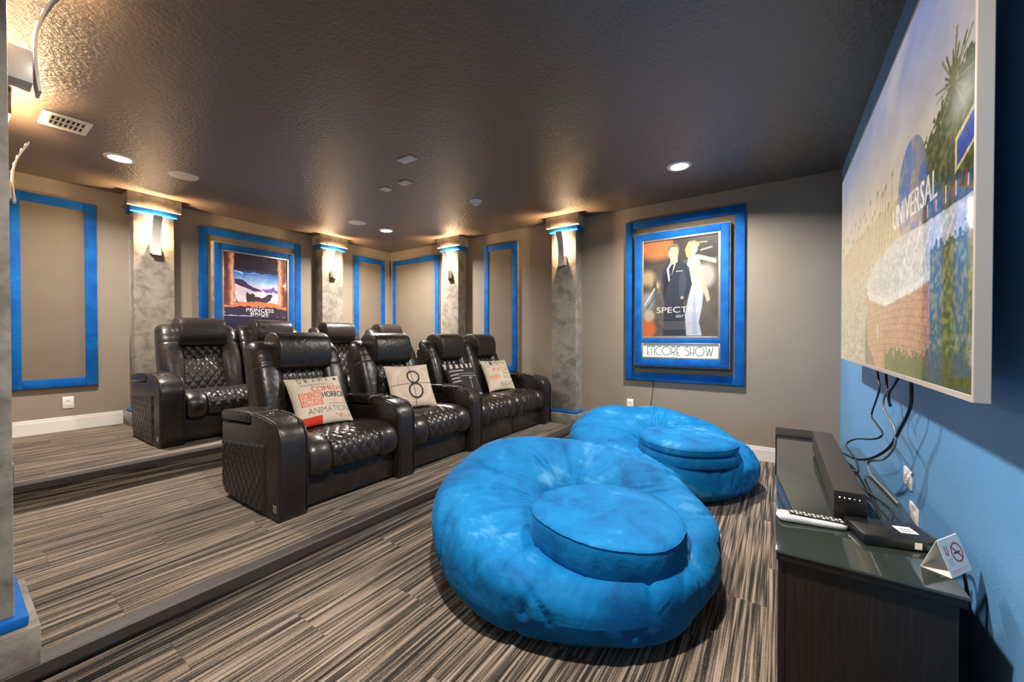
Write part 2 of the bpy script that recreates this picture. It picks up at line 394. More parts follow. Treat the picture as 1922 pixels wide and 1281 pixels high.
tag(struct('wall_left', bm_mesh('wall_left', bm), M['wall']), 'taupe near side wall with entry niche', 'wall')
c = struct('ceiling', bm_mesh('ceiling', box_bm(-1.05, XW + 0.1, YB - 0.1, YK + 0.1, ZC, ZC + 0.1)), M['ceiling']); tag(c, 'dark brown textured semi-gloss ceiling', 'ceiling')

# ------------------------------------------------------------------ columns: base in local frame, face looks to local -Y, wall at local y = 0
CW, CD = 0.335, 0.18
col_meshes = {}
def frame_bm(w2, d0, z0, z1, bev=0.004): return box_bm(-w2, w2, -d0, 0, z0, z1, bev, 2)
def column(label, loc, rz, depth, zfloor):
    t = thing('column', label, 'column', (loc[0], loc[1], zfloor), rz, 'suede covered wall columns', 'structure')
    H = ZC - zfloor; key = (round(depth, 3), round(H, 3)); w2 = CW / 2
    if key not in col_meshes:
        col_meshes[key] = [(n, bm_mesh(n, b, True, 40), mt) for n, b, mt in [
            ('plinth', frame_bm(w2 + 0.05, depth + 0.05, 0, 0.13), 'grey'), ('plinth_band', frame_bm(w2 + 0.028, depth + 0.028, 0.13, 0.165, 0.008), 'blue'),
            ('shaft', frame_bm(w2, depth, 0.165, H - 0.195), 'grey'), ('capital_band', frame_bm(w2 + 0.028, depth + 0.028, H - 0.195, H - 0.14, 0.008), 'blue'), ('capital', frame_bm(w2 + 0.055, depth + 0.055, H - 0.14, H - 0.002), 'grey')]]
    for n, me, mt in col_meshes[key]: link(n, me, M[mt], t)
    return t
# ---- sconces: same local frame, wall face at y = 0
def sconce_meshes():
    z = np.linspace(0, 0.41, 22)
    off = 0.066 + np.where(z > 0.14, 0.95 * (z - 0.14) ** 2, 0.5 * (z - 0.14) ** 2)
    w2 = 0.038; th = 0.008
    P = np.zeros((4, len(z), 3))
    for i, (x, t) in enumerate([(-w2, 0), (w2, 0), (w2, th), (-w2, th)]): P[i, :, 0] = x; P[i, :, 1] = -(off + t); P[i, :, 2] = z
    strip = grid_mesh('shade_strip', P, False, True, True)
    mount = bm_mesh('mount_box', box_bm(-0.045, 0.045, -0.064, 0, 0.015, 0.13, 0.003), True, 40)
    led = bm_mesh('lamp', box_bm(-0.03, 0.03, -0.055, -0.022, 0.131, 0.137))
    dot = bm_mesh('led_dot', box_bm(-0.03, 0.03, -0.0012, 0.0012, -0.004, 0.004))
    return strip, mount, led, dot
SM = sconce_meshes()
def sconce(label, loc, rz, dots=False):
    t = thing('wall_sconce', label, 'sconce', (loc[0], loc[1], 2.108), rz, 'curved metal wall sconces')
    link('shade_strip', SM[0], M['sconce'], t); link('mount_box', SM[1], M['sconce'], t); link('lamp', SM[2], M['led'], t)
    l = bpy.data.lights.new('sconce_light', 'AREA'); l.shape = 'RECTANGLE'; l.size = 0.06; l.size_y = 0.03; l.energy = SCONCE_W; l.color = SCONCE_RGB; l.spread = math.radians(105)
    link('sconce_light', l, None, t, (0, -0.042, 0.145), (math.pi + 0.06, 0, 0))
    for dz in (0.20, 0.25, 0.30, 0.35, 0.39): link('led_dot', SM[3], M['led'], t, (0, -(0.065 + 0.95 * (dz - 0.14) ** 2), dz))
    l = bpy.data.lights.new('sconce_uplight', 'POINT'); l.shadow_soft_size = 0.012; l.energy = SCONCE_TOP_W; l.color = SCONCE_RGB
    link('sconce_uplight', l, None, t, (0, -0.062, 0.255), (0, 0, 0))
COLS = [  # (label, x, y, rz, depth, floor, sconce label)
 ('grey suede column on the back wall between plain blue-edged panel and poster frame', 1.335, YK, 0, CD, P2, 'sconce on the back wall column left of the poster frame'),
 ('grey suede column on the back wall between poster frame and corner panel', 3.385, YK, 0, CD, P2, 'sconce on the back wall column right of the poster frame'),
 ('grey suede column on the far wall behind the rear row, nearest the room corner', XW, 4.15, -math.pi / 2, CD, P2, 'sconce on the far wall column nearest the room corner'),
 ('grey suede column on the far wall beside the end of the front row', XW, 2.225, -math.pi / 2, CD, P1, 'sconce on the far wall column beside the lit poster box'),
 ('grey suede column at the left picture edge standing on the lower step', XL, 2.225, math.pi / 2, 0.182, P1, 'sconce highest at the left picture edge, seen from the side'),
 ('grey suede column half hidden at the left picture edge on the upper platform', XL, 4.13, math.pi / 2, 0.262, P2, 'sconce lower at the left picture edge beside the tall blue-edged panel'),
]
for (lb, x, y, rz, d, zf, sl) in COLS:
    column(lb, (x, y), rz, d, zf)
    dx, dy = math.sin(rz) * d, -math.cos(rz) * d
    sconce(sl, (x + dx, y + dy), rz)

# ------------------------------------------------------------------ baseboards
def baseboard(name, segs, label):
    bm = bmesh.new()
    for (x0, x1, y0, y1, z, ax) in segs:
        box_bm(x0, x1, y0, y1, z, z + 0.115, 0.002, 1, bm)
        if ax == 'y': box_bm(x0, x1, y0 + 0.006, y1, z + 0.115, z + 0.14, 0.003, 1, bm)
        else: box_bm(x0 + 0.006, x1, y0, y1, z + 0.115, z + 0.14, 0.003, 1, bm)
    tag(struct(name, bm_mesh(name, bm, True, 40), M['white']), label, 'baseboard')
baseboard('baseboard_back', [(a, b, YK - 0.018, YK, P2, 'y') for a, b in ((XL, 1.11), (1.56, 3.16), (3.61, XW - 0.018))], 'white moulded baseboard along the back wall')
baseboard('baseboard_right', [(XW - 0.018, XW, YB, 2.0, 0, 'x'), (XW - 0.018, XW, 1.86, 1.995, 0.145, 'x'), (XW - 0.018, XW, 2.45, N2 - 0.015, P1, 'x'), (XW - 0.018, XW, N2, 3.92, P2, 'x'), (XW - 0.018, XW, 4.38, YK, P2, 'x')], 'white moulded baseboard along the far side wall')

# ------------------------------------------------------------------ blue edged acoustic panels; local: width along x centred, wall at y = 0, faces -Y
def rails(t, w, z0, z1, bw, y0, y1, mat, name='border_rail'):
    w2 = w / 2
    for (a, b, c, d) in ((-w2, -w2 + bw, z0, z1), (w2 - bw, w2, z0, z1), (-w2 + bw, w2 - bw, z1 - bw, z1), (-w2 + bw, w2 - bw, z0, z0 + bw)):
        link(name, bm_mesh(name, box_bm(a, b, y0, y1, c, d, 0.006, 2), True, 40), mat, t)
def acoustic(label, loc, rz, w, bw=0.085):
    t = thing('acoustic_panel', label, 'wall panel', (loc[0], loc[1], 0.745), rz, 'blue edged fabric wall panels')
    H = 1.82
    box('backing', -w / 2 - 0.008, w / 2 + 0.008, -0.022, 0, -0.008, H + 0.008, M['grey'], t, 0.004)
    box('fabric_centre', -w / 2 + bw - 0.01, w / 2 - bw + 0.01, -0.030, -0.022, bw - 0.01, H - bw + 0.01, M['panel'], t)
    rails(t, w, 0, H, bw, -0.040, -0.022, M['blue'])
    return t
acoustic('tall taupe panel with blue border left of the first back wall column', (0.64, YK), 0, 0.57)
acoustic('narrow blue bordered panel on the back wall right beside the room corner', (4.145, YK), 0, 0.60)
acoustic('wide blue bordered panel on the far wall between room corner and column', (XW, 5.10), -math.pi / 2, 1.13)
acoustic('blue bordered panel on the far wall behind the end of the rear row', (XW, 3.31), -math.pi / 2, 0.585)

# ------------------------------------------------------------------ poster boxes
def deco_strokes():
    """ENCORE SHOW in thin art deco capitals: list of polylines, unit height"""
    arc = lambda cx, cy, rx, ry, a0, a1, n=18: [(cx + rx * math.cos(math.radians(a0 + (a1 - a0) * i / n)), cy + ry * math.sin(math.radians(a0 + (a1 - a0) * i / n))) for i in range(n + 1)]
    out = []; x = 0
    def E(x): return [[(x, 0), (x, 1)], [(x, 1), (x + .34, 1)], [(x, .3), (x + .28, .3)], [(x, 0), (x + .34, 0)]], .34
    def Nn(x): return [[(x, 0), (x, 1)], [(x, 1), (x + .34, 1)], [(x + .34, 1), (x + .34, 0)]], .34
    def Cc(x): return [arc(x + .45, .5, .45, .5, 60, 300)], .62
    def O(x): return [arc(x + .47, .5, .47, .5, 0, 360, 28)], .94
    def Rr(x): return [[(x, 0), (x, 1)], [(x, 1), (x + .2, 1)] + arc(x + .2, .68, .22, .32, 90, -90) + [(x, .36)], [(x + .15, .36), (x + .42, 0)]], .42
    def S(x): return [arc(x + .19, .78, .19, .22, 30, 270) + arc(x + .19, .28, .21, .28, 90, -150)], .40
    def Hh(x): return [[(x, 0), (x, 1)], [(x + .36, 0), (x + .36, 1)], [(x, .3), (x + .36, .3)]], .36
    def Ww(x): return [[(x, 1), (x + .2, 0)], [(x + .2, 0), (x + .38, .8)], [(x + .38, .8), (x + .56, 0)], [(x + .56, 0), (x + .76, 1)]], .76
    for ch in 'ENCORE SHOW':
        if ch == ' ': x += .45; continue
        st, wd = dict(E=E, N=Nn, C=Cc, O=O, R=Rr, S=S, H=Hh, W=Ww)[ch](x); out.append(st); x += wd + .16
    return out, x - .16
def ribbon_mesh(name, strokes, sx, sz, ox, oz, wd, y, dep=0.0012):
    bm = bmesh.new()
    for st in strokes:
        p = np.array([(ox + a * sx, oz + b * sz) for a, b in st]); T = np.gradient(p, axis=0); T /= np.linalg.norm(T, axis=1)[:, None] + 1e-9
        Nv = np.stack([-T[:, 1], T[:, 0]], 1) * wd / 2
        A = [bm.verts.new((q[0], y, q[1])) for q in p + Nv]; B = [bm.verts.new((q[0], y, q[1])) for q in p - Nv]
        for i in range(len(p) - 1):
            bm.faces.new((A[i], A[i + 1], B[i + 1], B[i]))
    return bm_mesh(name, bm)
def poster_box(label, loc, rz, canvas, words):
    t = thing('poster_frame', label, 'poster frame', (loc[0], loc[1], 0.735), rz, 'blue double framed movie posters')
    W2, H = 1.21, 1.83
    box('outer_backing', -W2 / 2 - 0.008, W2 / 2 + 0.008, -0.020, 0, -0.008, H + 0.008, M['grey'], t, 0.004)
    box('fabric_field', -W2 / 2 + 0.08, W2 / 2 - 0.08, -0.027, -0.020, 0.08, H - 0.08, M['panel'], t)
    rails(t, W2, 0, H, 0.088, -0.040, -0.020, M['blue'])
    ib = link('inner_box', bm_mesh('inner_box', box_bm(-0.485, 0.485, -0.095, -0.02, 0.165, 1.665, 0.006), True, 40), M['grey'], t)
    for (a, b, c, d) in ((-0.472, -0.398, 0.178, 1.652), (0.398, 0.472, 0.178, 1.652), (-0.398, 0.398, 1.575, 1.652), (-0.398, 0.398, 0.178, 0.255), (-0.398, 0.398, 0.43, 0.478)):
        link('inner_rail', bm_mesh('inner_rail', box_bm(a, b, -0.112, -0.095, c, d, 0.005), True, 40), M['blue'], t)
    def liner(x0, x1, z0, z1, wd):
        for (a, b, c, d) in ((x0, x0 + wd, z0, z1), (x1 - wd, x1, z0, z1), (x0 + wd, x1 - wd, z1 - wd, z1), (x0 + wd, x1 - wd, z0, z0 + wd)):
            link('silver_liner', bm_mesh('silver_liner', box_bm(a, b, -0.110, -0.095, c, d, 0.003), True, 40), M['silver'], t)
    liner(-0.398, 0.398, 0.478, 1.575, 0.022); liner(-0.398, 0.398, 0.255, 0.43, 0.02)
    P = plane_pts(canvas, (-0.376, -0.0985, 0.50), (0.752, 0, 0), (0, 0, 1.053))
    link('poster', canvas.mesh('poster', P), M['poster'], t)
    sg = box('title_sign', -0.378, 0.378, -0.100, -0.095, 0.275, 0.41, M['signlit'], t)
    if words:
        st, wd = deco_strokes(); s = 0.66 / wd
        for q in st: link('letter', ribbon_mesh('letter', q, s, 0.095, -0.33, 0.295, 0.0062, -0.1012), M['ink'], sg)
    return t

def poster_couple():
    c = Canvas(200, 280, 1.4, (92, 84, 76)); n = c.noise(5, 7, 3, 4)[..., None]
    c.a = c.a * (0.75 + 0.5 * n)
    c.poly([(0, .45), (.42, .5), (.42, 1), (0, 1)], (70, 66, 62)); c.ell(.2, .93, .26, .12, (236, 128, 70), .95, .6); c.ell(.06, .62, .10, .08, (214, 186, 140), .8, .8)
    c.poly([(.42, .78), (1, .78), (1, 1), (.42, 1)], (58, 54, 50), .85); c.rect(.62, .93, .86, .945, (190, 184, 176), .7)
    c.ell(.05, .36, .10, .11, (190, 196, 202), .6, .7); c.line(.02, .34, .16, .50, .010, (220, 226, 232), .8); c.line(.05, .30, .18, .44, .008, (60, 92, 140), .9)
    c.ell(.05, .08, .13, .10, (226, 108, 52), .95, .5); c.ell(.08, .22, .08, .06, (230, 214, 190), .7, .6)  # orange and pale patches at lower left are reflections painted into the print
    c.ell(.83, .60, .13, .12, (214, 206, 198), .75, .5); c.line(.74, .80, .96, .74, .016, (216, 208, 200), .8); c.line(.78, .86, .92, .88, .006, (210, 204, 198), .7)
    # woman, standing at the right with her back half turned
    c.poly([(.60, .01), (.58, .22), (.62, .38), (.66, .50), (.64, .62), (.70, .70), (.80, .70), (.80, .60), (.82, .46), (.80, .30), (.76, .14), (.80, .01)], (196, 204, 220))
    c.poly([(.68, .02), (.67, .25), (.70, .45), (.73, .2), (.74, .02)], (160, 172, 196), .6)
    c.poly([(.60, .70), (.62, .80), (.68, .835), (.76, .80), (.79, .66), (.70, .56), (.66, .62)], (226, 196, 172)); c.poly([(.76, .74), (.80, .62), (.88, .44), (.90, .36), (.86, .34), (.82, .44), (.74, .60)], (222, 190, 166))
    c.ell(.68, .885, .062, .062, (228, 198, 174)); c.poly([(.60, .80), (.575, .88), (.62, .955), (.70, .962), (.76, .93), (.76, .90), (.69, .925), (.655, .87), (.66, .80)], (206, 176, 120))
    # man in a dark suit
    c.poly([(.28, .01), (.30, .36), (.24, .52), (.28, .70), (.38, .785), (.52, .785), (.63, .70), (.67, .52), (.60, .38), (.56, .34), (.58, .01)], (44, 52, 66))
    c.poly([(.56, .36), (.60, .56), (.55, .70), (.50, .60), (.50, .40)], (60, 70, 88)); c.poly([(.30, .40), (.36, .60), (.34, .72), (.29, .62)], (30, 36, 46))
    c.poly([(.36, .56), (.33, .70), (.40, .785), (.47, .785), (.43, .70)], (230, 226, 222)); c.poly([(.375, .58), (.36, .70), (.41, .755), (.43, .74), (.405, .66)], (36, 40, 50))
    c.rect(.46, .665, .545, .673, (226, 222, 220)); c.poly([(.38, .75), (.38, .82), (.48, .82), (.48, .765), (.43, .74)], (214, 176, 150))
    c.ell(.42, .865, .072, .075, (222, 184, 158)); c.poly([(.345, .86), (.345, .925), (.40, .955), (.47, .95), (.50, .90), (.495, .87), (.47, .915), (.39, .92)], (140, 112, 84)); c.rect(.52, .38, .56, .41, (214, 176, 150), .8)
    c.text('SPECTRE', .19, .245, .78, .305, (232, 226, 216)); c.text('007', .46, .195, .56, .22, (236, 232, 226))
    for k in range(5): c.rect(.22 + .02 * k, .145 - .018 * k, .72 - .03 * k, .151 - .018 * k, (176, 168, 158), .45)
    c.a = c.a * 0.74 + 14
    return c
def poster_valley():
    c = Canvas(230, 320, 1.4, (150, 140, 190)); X0, Y0 = c.X, c.Y; c.X = c.X + .05 * (c.noise(16, 20, 51, 3) - .5); c.Y = (c.Y - .25) / .75 + .06 * (c.noise(16, 20, 52, 3) - .5); n = c.noise(6, 8, 5, 4)[..., None]; Y = c.Y[..., None]
    sky = np.where(Y > .72, np.array([60, 58, 88.]), np.where(Y > .5, np.array([40, 110, 205.]) * ((Y - .5) / .22) + np.array([214, 226, 246.]) * (1 - (Y - .5) / .22), np.array([222, 208, 228.])))
    c.a = sky * (0.86 + .28 * n)
    c.put(((c.Y > .76) & (c.noise(7, 8, 9) > .35)).astype(float), (46, 40, 50), .85)
    c.poly([(.16, .62), (.3, .57), (.42, .50), (.55, .44), (.60, .40), (.44, .42), (.32, .47), (.16, .52)], (70, 54, 92)); c.poly([(.55, .45), (.75, .47), (.92, .44), (.92, .41), (.62, .41)], (120, 104, 170)); c.poly([(.72, .46), (.77, .51), (.80, .44)], (104, 88, 150))
    c.put(((c.Y < .42) & (c.Y > .2)).astype(float) * np.clip((n[..., 0] - .3) * 2, 0, 1), (244, 232, 236), .8)
    c.poly([(.34, .24), (.33, .41), (.37, .36), (.44, .37), (.48, .33), (.56, .31), (.63, .34), (.70, .38), (.76, .36), (.72, .27), (.62, .22), (.45, .21)], (62, 52, 62))
    c.poly([(0, .12), (0, .2), (.3, .235), (.7, .23), (1, .2), (1, .12)], (222, 128, 84)); c.poly([(0, 0), (1, 0), (1, .125), (.7, .16), (.3, .16), (0, .125)], (60, 50, 66))
    for x0, x1 in ((0, .155), (.845, 1)):
        c.rect(x0, .17, x1, 1, (120, 66, 58)); xm = x1 if x0 == 0 else x0
        c.put(((c.X > x0) & (c.X < x1) & (c.Y > .18)) * np.clip(1 - abs(c.X - xm + (.03 if x0 == 0 else -.03)) / .06, 0, 1), (246, 190, 150))
    c.line(.16, .33, .21, .20, .006, (70, 60, 74)); c.rect(.16, .70, .27, .715, (250, 250, 255), .9)
    for k in range(4): c.rect(.38 - .02 * (k % 3), .70 - .03 * k, .66 + .02 * (k % 3), .708 - .03 * k, (225, 235, 250), .6)
    c.X, c.Y = X0, Y0; c.rect(0, 0, 1, .25, (48, 42, 58)); c.rect(.1, .05, .9, .055, (150, 144, 160), .6); c.rect(.1, .08, .9, .085, (150, 144, 160), .6)
    c.text('THE', .48, .355, .56, .368, (236, 230, 236)); c.text('PRINCESS', .33, .305, .77, .35, (244, 240, 244)); c.text('BRIDE', .40, .265, .69, .30, (244, 240, 244)); c.rect(.32, .035, .82, .040, (210, 204, 214), .7)
    return c
poster_box('blue framed lit poster of a suited man and a woman with title sign below', (XW, 0.885), -math.pi / 2, poster_couple(), True)
poster_box('blue framed poster of a misty valley between pillars behind the rear row', (2.375, YK), 0, poster_valley(), False)
pc = link('power_cord', tube_mesh('power_cord', [(XW - 0.012, 1.17, 0.722), (XW - 0.011, 1.17, 0.70), (XW - 0.010, 1.18, 0.6), (XW - 0.010, 1.20, 0.45), (XW - 0.012, 1.215, 0.3), (XW - 0.03, 1.23, 0.16), (XW - 0.05, 1.25, 0.01)], 0.004, 6), M['cable'])
tag(pc, 'thin black cord hanging below the lit poster box', 'cord')

# ------------------------------------------------------------------ ceiling fittings
def downlight(label, x, y, k=1.0):
    t = thing('recessed_downlight', label, 'ceiling light', (x, y, ZC), 0, 'white recessed downlights')
    link('trim_ring', lathe_mesh('trim_ring', [(0.072, -0.004), (0.074, -0.008), (0.098, -0.006), (0.102, 0.0)], 40), M['white'], t)
    link('lens', lathe_mesh('lens', [(0, -0.005), (0.073, -0.005), (0.073, 0.0)], 32), M['downlens'], t)
    l = bpy.data.lights.new('downlight', 'AREA'); l.shape = 'DISK'; l.size = 0.14; l.energy = DOWN_W * k; l.color = DOWN_RGB; l.spread = math.radians(152)
    link('downlight_beam', l, None, t, (0, 0, -0.012))
downlight('lit downlight in the ceiling in front of the poster wall, nearest the screen', 3.705, 0.731)
downlight('lit downlight in the ceiling near the back corner of the room', 3.60, 4.604, 1.4)
downlight('lit downlight at the left beside the ceiling vent', 0.885, 4.605, 0.75)
downlight('downlight above the entry and the near screen corner', 0.885, 0.731)
spk = lathe_mesh('ceiling_speaker', [(0, -0.010), (0.095, -0.010), (0.108, -0.007), (0.112, 0)], 40)
tag(link('ceiling_speaker', spk, M['white'], None, (1.316, 4.61, ZC)), 'round white ceiling speaker next to the left downlight', 'speaker', 'round ceiling speakers')
tag(link('ceiling_speaker', spk, M['white'], None, (3.134, 4.603, ZC)), 'round white ceiling speaker next to the corner downlight', 'speaker', 'round ceiling speakers')
for lb, x, y, sx, sy in (('white rectangular ceiling plate nearest the camera, largest of three', 2.261, 2.615, 0.085, 0.16), ('white rectangular ceiling plate in the middle of the three', 2.591, 3.028, 0.085, 0.13), ('small square white ceiling plate nearest the back wall', 2.592, 3.32, 0.10, 0.10)):
    t = thing('ceiling_plate', lb, 'cover plate', (x, y, ZC), math.radians(0), 'blank ceiling plates')
    box('cover', -sx / 2, sx / 2, -sy / 2, sy / 2, -0.008, 0, M['white'], t, 0.002)
    for s in (-1, 1): link('screw', lathe_mesh('screw', [(0, -0.0095), (0.004, -0.009), (0.004, -0.008)], 10), M['silver'], t, (0, s * sy * 0.36, 0))
t = thing('smoke_detector', 'round white smoke detector on the ceiling above the front row', 'smoke detector', (3.374, 2.779, ZC))
link('base', lathe_mesh('base', [(0, -0.018), (0.060, -0.018), (0.070, -0.010), (0.072, 0)], 36), M['white'], t)
link('sensor', lathe_mesh('sensor', [(0, -0.05), (0.022, -0.05), (0.027, -0.044), (0.027, -0.03), (0.040, -0.018)], 24), M['white'], t)
t = thing('ceiling_vent', 'white ceiling air register with two rows of curved louvres', 'vent', (0.525, 4.16, ZC))
vw, vh = 0.115, 0.135
for (a, b, c_, d) in ((-vw, -vw + 0.045, -vh, vh), (vw - 0.03, vw, -vh, vh), (-vw + 0.045, vw - 0.03, vh - 0.045, vh), (-vw + 0.045, vw - 0.03, -vh, -vh + 0.045), (-vw + 0.045, vw - 0.03, -0.006, 0.006)):
    box('vent_frame', a, b, c_, d, -0.010, 0, M['white'], t, 0.002)
box('duct', -vw + 0.04, vw - 0.025, -vh + 0.04, vh - 0.04, -0.002, -0.0005, M['slot'], t)
lv = prism_mesh('louvre', [(0, 0), (0.008, -0.014), (0.017, -0.014), (0.011, 0)], 0, 0.074)
lvm = Matrix.Rotation(math.pi / 2, 4, 'Z'); lv.transform(lvm)
for r_ in (-1, 1):
    for k in range(6): link('louvre', lv, M['white'], t, (-vw + 0.072 + k * 0.0235, -0.08 if r_ < 0 else 0.006, -0.001))

# ------------------------------------------------------------------ outlets
def outlet(label, loc, rz, horiz=False):
    t = thing('wall_outlet', label, 'outlet', loc, rz, 'white wall outlets'); a, b = (0.058, 0.038) if horiz else (0.038, 0.058)
    box('cover_plate', -a, a, -0.006, 0, -b, b, M['plate'], t, 0.002)
    for s in (-1, 1):
        cx, cz = (s * 0.022, 0) if horiz else (0, s * 0.022)
        so = box('socket', cx - 0.014, cx + 0.014, -0.008, -0.006, cz - 0.014, cz + 0.014, M['white'], t, 0.001)
        for q in (-1, 1):
            if horiz: box('slot', cx - 0.006, cx + 0.002, -0.0085, -0.008, cz + q * 0.006 - 0.001, cz + q * 0.006 + 0.001, M['slot'], so)
            else: box('slot', cx + q * 0.006 - 0.001, cx + q * 0.006 + 0.001, -0.0085, -0.008, cz - 0.002, cz + 0.006, M['slot'], so)
outlet('white outlet on the back wall below the tall left panel', (0.724, YK, 0.587), 0)
outlet('white outlet on the far wall beside the poster box cord', (XW, 1.44, 0.44), -math.pi / 2)
outlet('white outlet on the blue wall under the hanging cables', (2.345, YB, 0.622), math.pi, True)
outlet('white outlet low on the blue wall just behind the glass top', (2.25, YB, 0.50), math.pi, True)

# ------------------------------------------------------------------ recliners (local: x along the row, y from front to back, z up from the platform)
LE = M['leather']
def quilt(a, b, amp):
    p, r = a + b, a - b
    return amp * (np.abs(np.sin(np.pi * p)) * np.abs(np.sin(np.pi * r))) ** 0.27
def profile_normals(pr):
    T = np.gradient(pr, axis=0); T /= np.linalg.norm(T, axis=1)[:, None]
    return np.stack([-T[:, 1], T[:, 0]], 1)     # turned left of travel
def seat_piece(name, x0, x1, quilted, nx, ns, puff, drop=0.0):
    pr = resample(catmull([(0.70, 0.395), (0.55, 0.405), (0.38, 0.425), (0.20, 0.437), (0.08, 0.425), (0.012, 0.375), (-0.005, 0.30), (0.012, 0.232), (0.06, 0.205), (0.12, 0.20)], 8), ns)
    nr = -profile_normals(pr)
    if nr[ns // 4, 1] < 0: nr = -nr
    s = np.linspace(0, 1, ns); ln = np.r_[0, np.cumsum(np.linalg.norm(np.diff(pr, axis=0), axis=1))]
    u = np.linspace(0, 1, nx)
    e = np.sqrt(np.clip(1 - np.abs(2 * u - 1) ** 3.2, 0, 1)) - 1
    edge = e[:, None] * puff * np.ones(ns)[None]
    d = edge.copy()
    if quilted:
        X = (u * (x1 - x0))[:, None]; S = ln[None, :]
        q = quilt(X / 0.074, S / 0.105, 0.012); fade = np.clip((S - 0.02) / 0.05, 0, 1) * np.clip((ln[-1] - 0.10 - S) / 0.03, 0, 1)
        d = d + q * fade - 0.004
    else:
        wr = 0.003 * np.sin(s * 60 + 3 * np.sin(u * 5)[:, None]) * (np.exp(-u / 0.12) + np.exp(-(1 - u) / 0.12))[:, None]
        d = d + wr + 0.010 * np.sin(np.pi * u)[:, None]
    P = np.zeros((ns, nx, 3))
    P[..., 0] = (x0 + u * (x1 - x0))[None, :]; P[..., 1] = (pr[:, 0][None] + nr[:, 0][None] * d).T; P[..., 2] = (pr[:, 1][None] + nr[:, 1][None] * d).T
    # close underneath
    und = np.linspace(0, 1, 4)[1:-1]
    ext = np.stack([P[-1] * (1 - k) + P[0] * k for k in und]); ext[..., 2] = 0.20
    P = np.vstack([P, ext])
    return grid_mesh(name, P, True, True, True)
def back_panel(name, x0, x1):
    ns, nx = 96, 56
    pr = resample(catmull([(0.605, 0.38), (0.632, 0.50), (0.668, 0.62), (0.71, 0.74), (0.755, 0.86), (0.79, 0.96)], 8), ns)
    nr = profile_normals(pr); nr = np.where(nr[:, :1] > 0, -nr, nr)
    ln = np.r_[0, np.cumsum(np.linalg.norm(np.diff(pr, axis=0), axis=1))]; u = np.linspace(0, 1, nx)
    q = quilt((u * (x1 - x0))[None, :] / 0.074, ln[:, None] / 0.105, 0.013)
    belly = 0.018 * np.sin(np.pi * np.clip(ln / 0.35, 0, 1))[:, None] * np.sin(np.pi * u)[None]
    d = q + belly
    P = np.zeros((ns, nx, 3)); P[..., 0] = (x0 + u * (x1 - x0))[None]; P[..., 1] = pr[:, :1] + nr[:, :1] * d; P[..., 2] = pr[:, 1:] + nr[:, 1:] * d
    bk = P[::-1][[0, -1]].copy(); bk[..., 1] += 0.07
    P = np.vstack([P, bk]); return grid_mesh(name, P, True, True, True)
def wing(name, xc, w, side):
    """padded side bolster of the backrest, swept upward and rolled back at the top"""
    path = catmull([(0.655, 0.36), (0.675, 0.48), (0.71, 0.62), (0.755, 0.76), (0.805, 0.88), (0.835, 0.935), (0.88, 0.965), (0.93, 0.955)], 7)
    path = resample(path, 58); T = np.gradient(path, axis=0); T /= np.linalg.norm(T, axis=1)[:, None]; Nn = np.stack([-T[:, 1], T[:, 0]], 1); Nn = np.where(Nn[:, :1] > 0, -Nn, Nn)
    Nn[-14:] = Nn[-14:]  # keep
    t = np.linspace(0, 1, 58)
    a = np.linspace(0, 2 * np.pi, 34, endpoint=False); ca, sa = np.cos(a), np.sin(a); ex = 0.72
    cx = np.sign(ca) * np.abs(ca) ** ex; cy = np.sign(sa) * np.abs(sa) ** ex
    wv = w / 2 * (1 - 0.06 * np.cos(t * 6)) * np.clip(1.0 - 0.5 * np.clip((t - 0.93) / 0.07, 0, 1) ** 2, 0, 1); dv = 0.085 * (1 + 0.12 * np.sin(np.pi * t)) * np.clip(1.0 - 0.55 * np.clip((t - 0.90) / 0.10, 0, 1) ** 2, 0, 1)
    groove = 1 - 0.07 * np.exp(-((t - 0.70) / 0.012) ** 2)
    wv, dv = wv * groove, dv * groove
    P = np.zeros((34, 58, 3))
    wr = 1 + 0.025 * np.sin(t * 46 + 1.3 * side)[None] * np.clip(1.4 - np.abs(t - 0.85) / 0.10, 0, 1)[None] * np.clip(cy, 0, 1)[:, None]
    off = cy[:, None] * dv[None] * wr
    P[..., 0] = xc + cx[:, None] * wv[None] * (1.0 + 0 * t[None]); P[..., 1] = path[:, 0][None] + Nn[:, 0][None] * off; P[..., 2] = path[:, 1][None] + Nn[:, 1][None] * off
    return grid_mesh(name, P, True, True, True)
def headrest_mesh(name, xc, w):
    pr = resample(catmull([(0.678, 0.842), (0.650, 0.91), (0.652, 1.00), (0.682, 1.075), (0.75, 1.110), (0.835, 1.108), (0.905, 1.065), (0.905, 0.98), (0.84, 0.90), (0.75, 0.836)], 6, True), 54, True)
    cen = pr.mean(0); xs = np.array([0, 0.004, 0.012, 0.022, 0.03, 0.034, 0.045, 0.10, 0.5]); sc = np.array([0.62, 0.80, 0.93, 0.985, 1.0, 0.985, 1.0, 1.012, 1.02])
    x = np.r_[xs * 1.0, (1 - xs)[::-1][1:]]; s = np.r_[sc, sc[::-1][1:]]
    x = np.where(np.r_[np.arange(len(xs)) < len(xs), np.zeros(len(xs) - 1, bool)], x, x)
    P = np.zeros((54, len(x), 3)); P[..., 0] = xc - w / 2 + x[None] * w
    P[..., 1] = cen[0] + (pr[:, 0] - cen[0])[:, None] * s[None]; P[..., 2] = cen[1] + (pr[:, 1] - cen[1])[:, None] * s[None]
    return grid_mesh(name, P, True, True, True)
